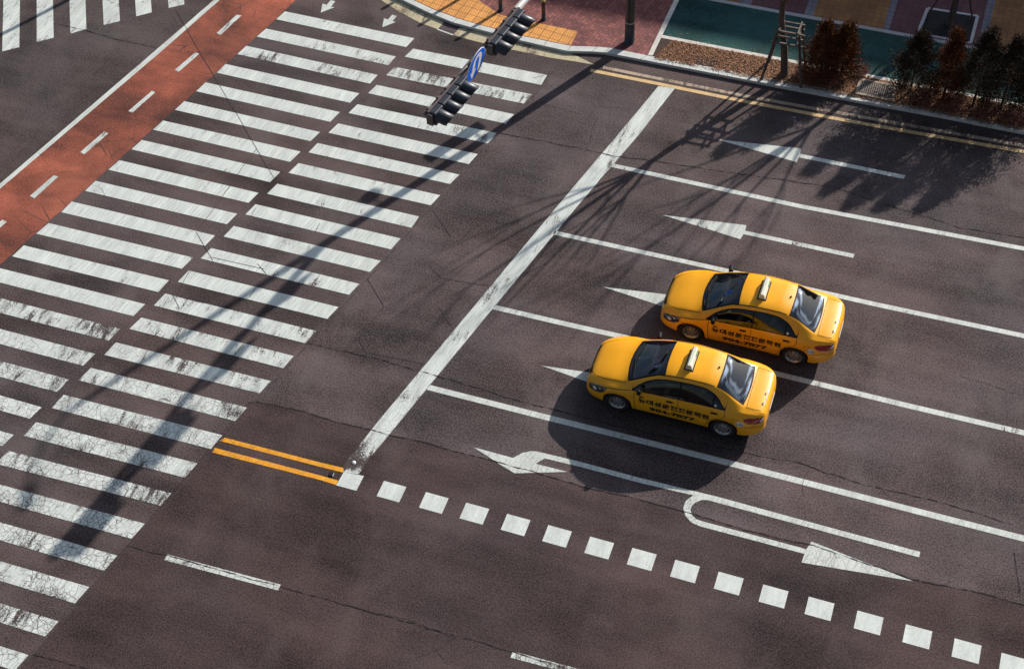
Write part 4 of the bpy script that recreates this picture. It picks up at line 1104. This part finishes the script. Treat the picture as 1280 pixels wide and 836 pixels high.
# blue U-turn sign
rotm0 = rotm.copy(); rotm = Matrix.Rotation(R(2), 4, 'Z') @ rotm @ Matrix.Rotation(R(11), 4, 'Y')
sp = onarm(G(588, 80, AH)) + ax * .16 + Vector((0, 0, .03))
sg = thing('u_turn_sign', 'round blue sign with a white u-turn arrow between the two signals', 'road sign', sp)
def disc(bm, r, x, th, n=48, mi=0):
    a = [bm.verts.new((x, r * math.cos(2 * math.pi * i / n), r * math.sin(2 * math.pi * i / n))) for i in range(n)]
    b = [bm.verts.new((x + th, v.co.y, v.co.z)) for v in a]
    bm.faces.new(a[::-1]); bm.faces.new(b)
    for i in range(n): bm.faces.new((a[i], a[(i + 1) % n], b[(i + 1) % n], b[i]))
SR = .44
bm = bmesh.new(); disc(bm, SR, 0, .012); bmesh.ops.transform(bm, matrix=rotm, verts=bm.verts); plate = link('sign_plate', bm, M['sign_white'], sg)
bm = bmesh.new(); disc(bm, SR - .018, .0125, .0035); bmesh.ops.transform(bm, matrix=rotm, verts=bm.verts); link('blue_face', bm, M['sign_blue'], plate)
bm = bmesh.new()
def flat(bm, pts, x):
    pts = [Vector((x, a, b)) for a, b in pts]; vs = [bm.verts.new(p) for p in pts]
    for t3 in tessellate_polygon([[Vector((p.y, p.z, 0)) for p in pts]]): bm.faces.new([vs[i] for i in t3])
# arrow: up on the right, over and down on the left with a head (seen from +X the viewer's right is +Y)
arcp = []
for i in range(13):
    a = math.pi * i / 12; arcp.append((.02 + .15 * math.cos(a), .14 + .15 * math.sin(a)))
outer = [(.02 + .21 * math.cos(math.pi * i / 12), .14 + .21 * math.sin(math.pi * i / 12)) for i in range(13)]
inner = [(.02 + .09 * math.cos(math.pi * i / 12), .14 + .09 * math.sin(math.pi * i / 12)) for i in range(13)]
flat(bm, [(.23, -.31)] + outer + [(-.19, -.10), (-.07, -.10)] + inner[::-1] + [(.11, -.31)], .0175)
flat(bm, [(-.27, -.10), (.01, -.10), (-.13, -.36)], .0175)
bmesh.ops.transform(bm, matrix=rotm, verts=bm.verts); link('arrow', bm, M['sign_white'], plate)
bm = bmesh.new(); box_into(bm, (-.07, 0, 0), (.13, .10, .10)); box_into(bm, (-.012, 0, .0), (.02, .7, .06)); bmesh.ops.transform(bm, matrix=rotm, verts=bm.verts); link('clamp', bm, M['brown_steel'], sg)
rotm = rotm0
# plate and boxes farther along, outside the frame, whose shadows lie on the crossing
sp2 = att - adir * 4.4 + ax * .16 + Vector((0, 0, 0))
sg2 = thing('direction_sign', 'signal and lane plates higher on the mast beyond the frame, seen by their shadow', 'road sign', sp2)
bm = bmesh.new(); box_into(bm, (0, 0, 0), (.05, 1.3, .42), bevel=.01); bmesh.ops.transform(bm, matrix=rotm, verts=bm.verts); link('plate', bm, M['sign_blue'], sg2)
bm = bmesh.new(); box_into(bm, (.0, 2.6, 0), (.05, 1.0, .40), bevel=.01); bmesh.ops.transform(bm, matrix=rotm, verts=bm.verts); link('plate', bm, M['sign_blue'], sg2)
side = Vector((-SHADOW.y, SHADOW.x, 0))
pd = thing('pedestrian_signal', 'pedestrian signal boxes bracketed to the black pole', 'pedestrian signal', PB - side * .50 + Vector((0, 0, 2.9)))
bm = bmesh.new(); box_into(bm, (0, 0, 0.1), (.36, .36, .85), Matrix.Rotation(R(SUN_AZ), 4, 'Z'), bevel=.03); box_into(bm, (.0, 0, 1.55), (.3, .3, .22), bevel=.03); link('housing', bm, M['signal_black'], pd)
bm = bmesh.new()
for z in (-.2, .4, 1.55): tube_into(bm, [(0, 0, z), tuple(side * .50 + Vector((0, 0, z)))], .025, 8)
link('bracket', bm, M['brown_steel'], pd)

# ================================================================== bollards
def bollard(loc, label):
    t = thing('bollard', label, 'bollard', loc, 0, 'black bollards along the corner kerb')
    bm = bmesh.new(); tube_into(bm, [(0, 0, 0), (0, 0, .74)], .058, 18); tube_into(bm, [(0, 0, 0), (0, 0, .012)], .09, 18); link('post', bm, M['black_steel'], t)
    bm = bmesh.new(); tube_into(bm, [(0, 0, .68), (0, 0, .75), (0, 0, .79), (0, 0, .81)], [.061, .061, .045, .012], 18); link('cap', bm, M['bollard_cap'], t)
bollard(G(625.8, 13.5, KH), 'bollard left of the mast arm, standing on the ochre paving')
bollard(G(679.5, 25, KH), 'bollard right of the mast arm, its yellow cap at the top edge')
bollard(G(580, -4, KH), 'bollard farther along the corner kerb, only its shadow crossing the ochre paving')
bollard(G(534, -24, KH), 'bollard at the far end of the corner kerb, only its shadow reaching the cream gutter')

# a lamp post beyond the top left corner whose shadow crosses the side crossing
lp = G(88, -1) - SHADOW * 6.0
lt = thing('lamp_post', 'slim lamp post beyond the side crossing, known by its shadow', 'lamp post', lp)
bm = bmesh.new(); tube_into(bm, [(0, 0, 0), (0, 0, 6.0)], [.10, .06], 12); link('pole', bm, M['black_steel'], lt)
bm = bmesh.new(); box_into(bm, (.1, -.2, 5.2), (.25, .9, .5), bevel=.03); link('banner_box', bm, M['grey_steel'], lt)

# ================================================================== road studs
def stud(loc, label, mat1, mat2):
    t = thing('road_stud', label, 'road stud', loc)
    bm = bmesh.new(); box_into(bm, (0, 0, .012), (.10, .10, .024), bevel=.008); link('base', bm, mat1, t)
    bm = bmesh.new(); box_into(bm, (.045, 0, .016), (.012, .08, .016)); link('reflector', bm, mat2, t)
t = thing('round_road_stud', 'small round white stud in the worn end of the stop line', 'road stud', G(442.2, 578, .006))
bm = bmesh.new(); tube_into(bm, [(0, 0, 0), (0, 0, .012), (0, 0, .018)], [.052, .048, .02], 18); link('dome', bm, M['lamp_white'], t)
stud(G(414.5, 593, .005), 'dark square stud with a white edge between the yellow lines', M['black_steel'], M['lamp_white'])

# ================================================================== drain grate in the planting bed
gc = [G(1076, 102, KH), G(1118.5, 108.5, KH), G(1114.5, 125.5, KH), G(1064, 116, KH)]
ctr = (gc[0] + gc[2]) / 2
gr = thing('drain_grate', 'rectangular steel grating set in the leaf-covered bed behind the kerb', 'drain grate', (ctr.x, ctr.y, KH + .01))
gw, gh = 1.0, .62
bm = bmesh.new()
for (cx, cy, sx, sy) in ((0, gh / 2, gw + .1, .07), (0, -gh / 2, gw + .1, .07), (gw / 2, 0, .07, gh - .07), (-gw / 2, 0, .07, gh - .07)): box_into(bm, (cx, cy, .02), (sx, sy, .05))
link('frame', bm, M['grate_frame'], gr)
bm = bmesh.new()
for i in range(17): box_into(bm, (-gw / 2 + .05 + i * (gw - .1) / 16, 0, .03), (.018, gh - .08, .03))
for i in range(9): box_into(bm, (0, -gh / 2 + .06 + i * (gh - .12) / 8, .034), (gw - .08, .014, .02))
link('bars', bm, M['rust_grate'], gr)
bm = bmesh.new(); box_into(bm, (0, 0, .004), (gw, gh, .006)); link('pit_bottom', bm, M['black_steel'], gr)

# ================================================================== vegetation
rv = random.Random(11)
def branch(bm, p, d, L, r, depth, maxd, rnd, spread=.55, up=.12, nseg=5, wob=.12):
    pts = [p]; rad = [r]; dd = d.normalized()
    for i in range(nseg):
        dd = (dd + Vector((rnd.uniform(-1, 1), rnd.uniform(-1, 1), rnd.uniform(-.5, 1) * .6 + up)) * wob).normalized()
        pts.append(pts[-1] + dd * (L / nseg)); rad.append(r * (1 - .75 * (i + 1) / nseg))
    tube_into(bm, pts, rad, 6 if depth < 2 else 4, caps=False)
    if depth >= maxd: return
    nb = rnd.randint(2, 4)
    for k in range(nb):
        t = rnd.uniform(.25, 1.0); i = min(int(t * nseg), nseg - 1)
        q = pts[i].lerp(pts[i + 1], t * nseg - i if t < 1 else 1)
        ax_, ay_ = frame_for(dd); a = rnd.uniform(0, 2 * math.pi)
        nd = (dd * rnd.uniform(.6, 1.0) + (ax_ * math.cos(a) + ay_ * math.sin(a)) * rnd.uniform(spread * .7, spread * 1.4)).normalized()
        branch(bm, q, nd, L * rnd.uniform(.45, .7), max(rad[i] * .6, .004), depth + 1, maxd, rnd, spread, up, max(3, nseg - 1), wob)

def bare_tree(loc, label, H0, r0, seed, stakes, lean=(0, 0)):
    rnd = random.Random(seed)
    t = thing('bare_tree', label, 'tree', loc, 0, 'young bare street trees held by stakes')
    bm = bmesh.new(); ts = [0, .05, .35, .7, 1.0]
    pts = [Vector((lean[0] * u * H0 * .4 + .04 * math.sin(7 * u), lean[1] * u * H0 * .4, u * H0 * .42)) for u in ts]
    tube_into(bm, pts, [r0 * 1.5, r0 * 1.1, r0, r0 * .85, r0 * .75], 12)
    link('trunk', bm, M['bark'], t)
    bm = bmesh.new(); top = pts[-1]
    for k in range(5):
        a = 2 * math.pi * k / 5 + rnd.uniform(-.3, .3)
        branch(bm, top - Vector((0, 0, rnd.uniform(0, .5))), Vector((math.cos(a) * .62, math.sin(a) * .62, 1.0)), H0 * rnd.uniform(.34, .55), r0 * .5, 0, 3, rnd, .5, .15)
    branch(bm, top, Vector((0, 0, 1)), H0 * .5, r0 * .7, 0, 3, rnd, .5, .2)
    link('crown', bm, M['twig'], t)
    if stakes:
        for (sx, sy) in ((-.42, -.28), (.42, -.30), (.40, .30), (-.40, .32)):
            bm = bmesh.new(); tube_into(bm, [(sx * 1.35, sy * 1.3, -.02), (sx * .70, sy * .7, 1.62)], [.042, .036], 8); link('stake', bm, M['stake'], t)
        bm = bmesh.new()
        for z, k in ((1.28, .8), (1.50, .74), (1.66, .72)):
            box_into(bm, (0, -.30 * k, z), (.86 * k + .18, .045, .045)); box_into(bm, (0, .30 * k, z), (.86 * k + .1, .045, .045))
            box_into(bm, (-.36 * k, 0, z + .05), (.045, .74 * k, .04)); box_into(bm, (.36 * k, 0, z + .05), (.045, .74 * k, .04))
        link('tie_rails', bm, M['rail'], t)
    else:
        for k in range(3):
            a = 2 * math.pi * k / 3 + .6; bm = bmesh.new()
            tube_into(bm, [(math.cos(a) * .75, math.sin(a) * .55, -.02), (math.cos(a) * .1, math.sin(a) * .1, 1.9)], [.03, .028], 8); link('stake', bm, M['stake'], t)
    return t
bare_tree(G(980, 94, KH), 'bare young tree in the leaf-strewn bed, braced by a timber frame', 6.4, .10, 5, True, lean=(-.13, .0))
bare_tree(G(1187, 30, KH), 'bare tree in the framed dark pit on the tiled footway', 7.5, .09, 9, False)

def leaf_mat(name, c1, c2, rough=.8):
    m = NT(name); oi = m.n('ShaderNodeNewGeometry')
    m.col(m.mix(m.ramp(oi.outputs['Random Per Island'], 0, 1), c1, c2)); m.rough(rough)
    m.b.inputs['Specular IOR Level'].default_value = 0.2
    return m.m
LF_RUST = leaf_mat('rust_foliage', (0.028, 0.014, 0.008), (0.22, 0.072, 0.020))
LF_GREEN = leaf_mat('dark_foliage', (0.016, 0.017, 0.010), (0.065, 0.036, 0.020))
LF_DRY = leaf_mat('dry_leaves', (0.09, 0.035, 0.022), (0.50, 0.27, 0.145))
LF_BUSH = leaf_mat('bush_leaves', (0.12, 0.045, 0.035), (0.40, 0.17, 0.12))

def conifer(loc, label, Hc, Rc, seed, mat, n=16000):
    rnd = random.Random(seed)
    t = thing('conifer', label, 'conifer', loc, 0, 'small conifers in the planting bed')
    bm = bmesh.new(); tube_into(bm, [(0, 0, 0), (0.02, 0, Hc * .5), (0, 0, Hc * .93)], [.04, .03, .008], 8); link('trunk', bm, M['bark'], t)
    # sprays: fans of small scale-leaf faces on boughs, an uneven cone
    V = []; F = []
    nb = 230
    for b in range(nb):
        u = (b + rnd.random()) / nb; z0 = Hc * (.02 + .90 * u); a = rnd.uniform(0, 2 * math.pi)
        prof = (math.sin(min(1, u * 2.2 + .45) * math.pi / 2)) * (1 - u ** 1.2) ** .95
        L = Rc * 1.12 * prof * rnd.uniform(.45, 1.45) + .06
        d = Vector((math.cos(a), math.sin(a), rnd.uniform(.35, .95)))
        base = Vector((0, 0, z0)); m_ = int(n / nb)
        for q in range(m_):
            s = rnd.uniform(.25, 1.0) ** .7
            p = base + Vector((d.x, d.y, d.z * .55 * s)) * (L * s)
            p += Vector((rnd.gauss(0, 1), rnd.gauss(0, 1), rnd.gauss(0, 1))) * (.035 + .035 * s)
            o1 = (Vector((d.x, d.y, rnd.uniform(.2, 1.4))) + Vector((rnd.uniform(-.7, .7), rnd.uniform(-.7, .7), rnd.uniform(-.4, .4)))).normalized()
            o2 = o1.cross(Vector((rnd.uniform(-1, 1), rnd.uniform(-1, 1), rnd.uniform(-1, 1)))).normalized()
            sz = rnd.uniform(.022, .05); i0 = len(V)
            V += [p - o2 * sz * .32, p + o2 * sz * .32, p + o1 * sz * 1.5]
            F.append((i0, i0 + 1, i0 + 2))
    from_data('foliage', V, F, mat, t)
conifer(G(1024, 98, KH), 'rust-tinged conifer left of the drain grate, the leftmost of the row', 2.1, .47, 21, LF_RUST)
conifer(G(1050, 99, KH) + Vector((0, .1, 0)), 'rounded rust-brown conifer between the leftmost conifer and the drain grate', 1.95, .44, 22, LF_RUST)
conifer(G(1137, 116, KH), 'dark conifer just right of the drain grate', 2.2, .66, 23, LF_GREEN)
conifer(G(1178, 125, KH), 'narrow reddish conifer in front of the framed tree pit', 2.55, .46, 24, LF_RUST)
conifer(G(1216, 132, KH), 'tall dark conifer behind the reddish narrow one, beside the pit corner', 2.75, .70, 25, LF_GREEN)
conifer(G(1250, 138, KH), 'darkest tall conifer at the right edge of the photo', 2.65, .74, 26, LF_GREEN)
conifer(G(1290, 146, KH), 'dark conifer cut by the right edge of the photo', 2.5, .70, 27, LF_GREEN)

def bush(loc, label, Rb, Hb, seed, leafn=700, ntw=70):
    rnd = random.Random(seed)
    t = thing('twiggy_bush', label, 'bush', loc, 0, 'low twiggy bushes behind the kerb')
    bm = bmesh.new()
    for k in range(ntw):
        a = rnd.uniform(0, 2 * math.pi); e = rnd.uniform(.3, 1.2)
        d = Vector((math.cos(a) * math.cos(e), math.sin(a) * math.cos(e), math.sin(e)))
        p = Vector((rnd.uniform(-.12, .12), rnd.uniform(-.12, .12), 0)); L = Rb * rnd.uniform(.6, 1.2)
        q = p + Vector((d.x * L, d.y * L, d.z * Hb)); mid = p.lerp(q, .5) + Vector((rnd.uniform(-.05, .05), rnd.uniform(-.05, .05), .06))
        tube_into(bm, [p, mid, q], [.007, .005, .002], 3, caps=False)
        for s in range(3):
            w_ = mid.lerp(q, rnd.random()); tube_into(bm, [w_, w_ + (d + Vector((rnd.uniform(-.8, .8), rnd.uniform(-.8, .8), rnd.uniform(-.3, .6)))).normalized() * rnd.uniform(.08, .2)], [.004, .0015], 3, caps=False)
    link('twigs', bm, M['twig'], t)
    V = []; F = []
    for k in range(leafn):
        a = rnd.uniform(0, 2 * math.pi); rr_ = Rb * rnd.random() ** .5; z = Hb * (1 - (rr_ / Rb) ** 2 * .7) * rnd.uniform(.25, 1.0)
        p = Vector((math.cos(a) * rr_, math.sin(a) * rr_, z))
        o1 = Vector((rnd.uniform(-1, 1), rnd.uniform(-1, 1), rnd.uniform(-.6, .6))).normalized(); o2 = o1.cross(Vector((rnd.uniform(-1, 1), rnd.uniform(-1, 1), 1))).normalized(); s = rnd.uniform(.012, .028); i0 = len(V)
        V += [p - o1 * s, p + o2 * s * .6, p + o1 * s, p - o2 * s * .6]; F.append((i0, i0 + 1, i0 + 2, i0 + 3))
    from_data('leaves', V, F, LF_BUSH, t)
bush(G(1032, 100, KH), 'twiggy red-brown bush at the foot of the leftmost conifers', .42, .45, 31)
bush(G(1008, 96, KH), 'thin red-brown bush between the braced tree and the leftmost conifer', .32, .38, 32, 500)
bush(G(1158, 126, KH), 'red-brown bush right of the dark conifer by the grate', .36, .40, 33)
bush(G(1192, 134, KH), 'pinkish bush in front of the narrow reddish conifer', .44, .44, 34, 1100)
bush(G(1232, 146, KH), 'shaded bush in front of the tall dark conifer', .40, .42, 35)
bush(G(1266, 152, KH), 'shaded bush by the right edge, next to the kerb', .40, .40, 36)
bush(G(1070, 100, KH) + Vector((.1, .25, 0)), 'small bush at the left corner of the drain grate', .22, .28, 37, 350, 40)

# fallen leaves over the bed
V = []; F = []; rl = random.Random(77)
bx0, bx1 = G(816, 68, KH).x, G(1290, 160, KH).x + 2
slx = (G(824, 48.5, KH).x - bx0) / 1.05
def inside_grate(x, y): return abs(x - ctr.x) < .50 and abs(y - ctr.y) < .31
cnt = 0
while cnt < 24000:
    x = rl.uniform(bx0, bx1); y = rl.uniform(32.78, 33.72)
    if x < bx0 + .06 + max(0, (y - 32.75)) * .36: continue
    if inside_grate(x, y) and rl.random() < .97: continue
    if math.hypot(x + 6.55, (y - 33.0) * 1.3) < .34 and rl.random() < .75: continue
    cnt += 1
    if rl.random() < .02: y = rl.uniform(33.6, 34.1) if rl.random() < .6 else rl.uniform(32.6, 32.9)
    z = KH + rl.uniform(.004, .035); p = Vector((x, y, z)); a = rl.uniform(0, 6.28)
    o1 = Vector((math.cos(a), math.sin(a), rl.uniform(-.35, .35))); o2 = Vector((-math.sin(a), math.cos(a), rl.uniform(-.35, .35))); s = rl.uniform(.012, .026); i0 = len(V)
    V += [p - o1 * s, p + o2 * s * .65, p + o1 * s, p - o2 * s * .65]; F.append((i0, i0 + 1, i0 + 2, i0 + 3))
lv = from_data('fallen_leaves', V, F, LF_DRY); tag(lv, 'carpet of fallen brown leaves over the bed behind the kerb', 'fallen leaves', kind='stuff')

# ================================================================== the office block that shades the footway
HB = 14.0
yb = 34.25 + (HB - KH) / math.tan(R(SUN_EL)) * math.sin(R(SUN_AZ))
ob = thing('office_block', 'grey office block standing beyond the tiled footway and shading it', 'building', (40, yb + 8, 0))
bm = bmesh.new(); box_into(bm, (0, 0, HB / 2), (150, 16, HB)); link('wall', bm, simple('render_wall', (0.34, 0.33, 0.32), .8, var=.08, scale=1), ob)
bm = bmesh.new(); box_into(bm, (0, -7.9, HB - .2), (150.2, .35, .4)); link('parapet', bm, simple('parapet_stone', (.42, .41, .4), .8), ob)
win = simple('window_glass', (0.05, 0.07, 0.09), .1, var=.1)
mw = None
for k in range(24):
    for fl in range(3):
        bm = bmesh.new(); box_into(bm, (-72 + k * 6.2, -8.02, 2.6 + fl * 4.2), (4.4, .06, 2.2)); f_ = link('window', bm, win, ob)
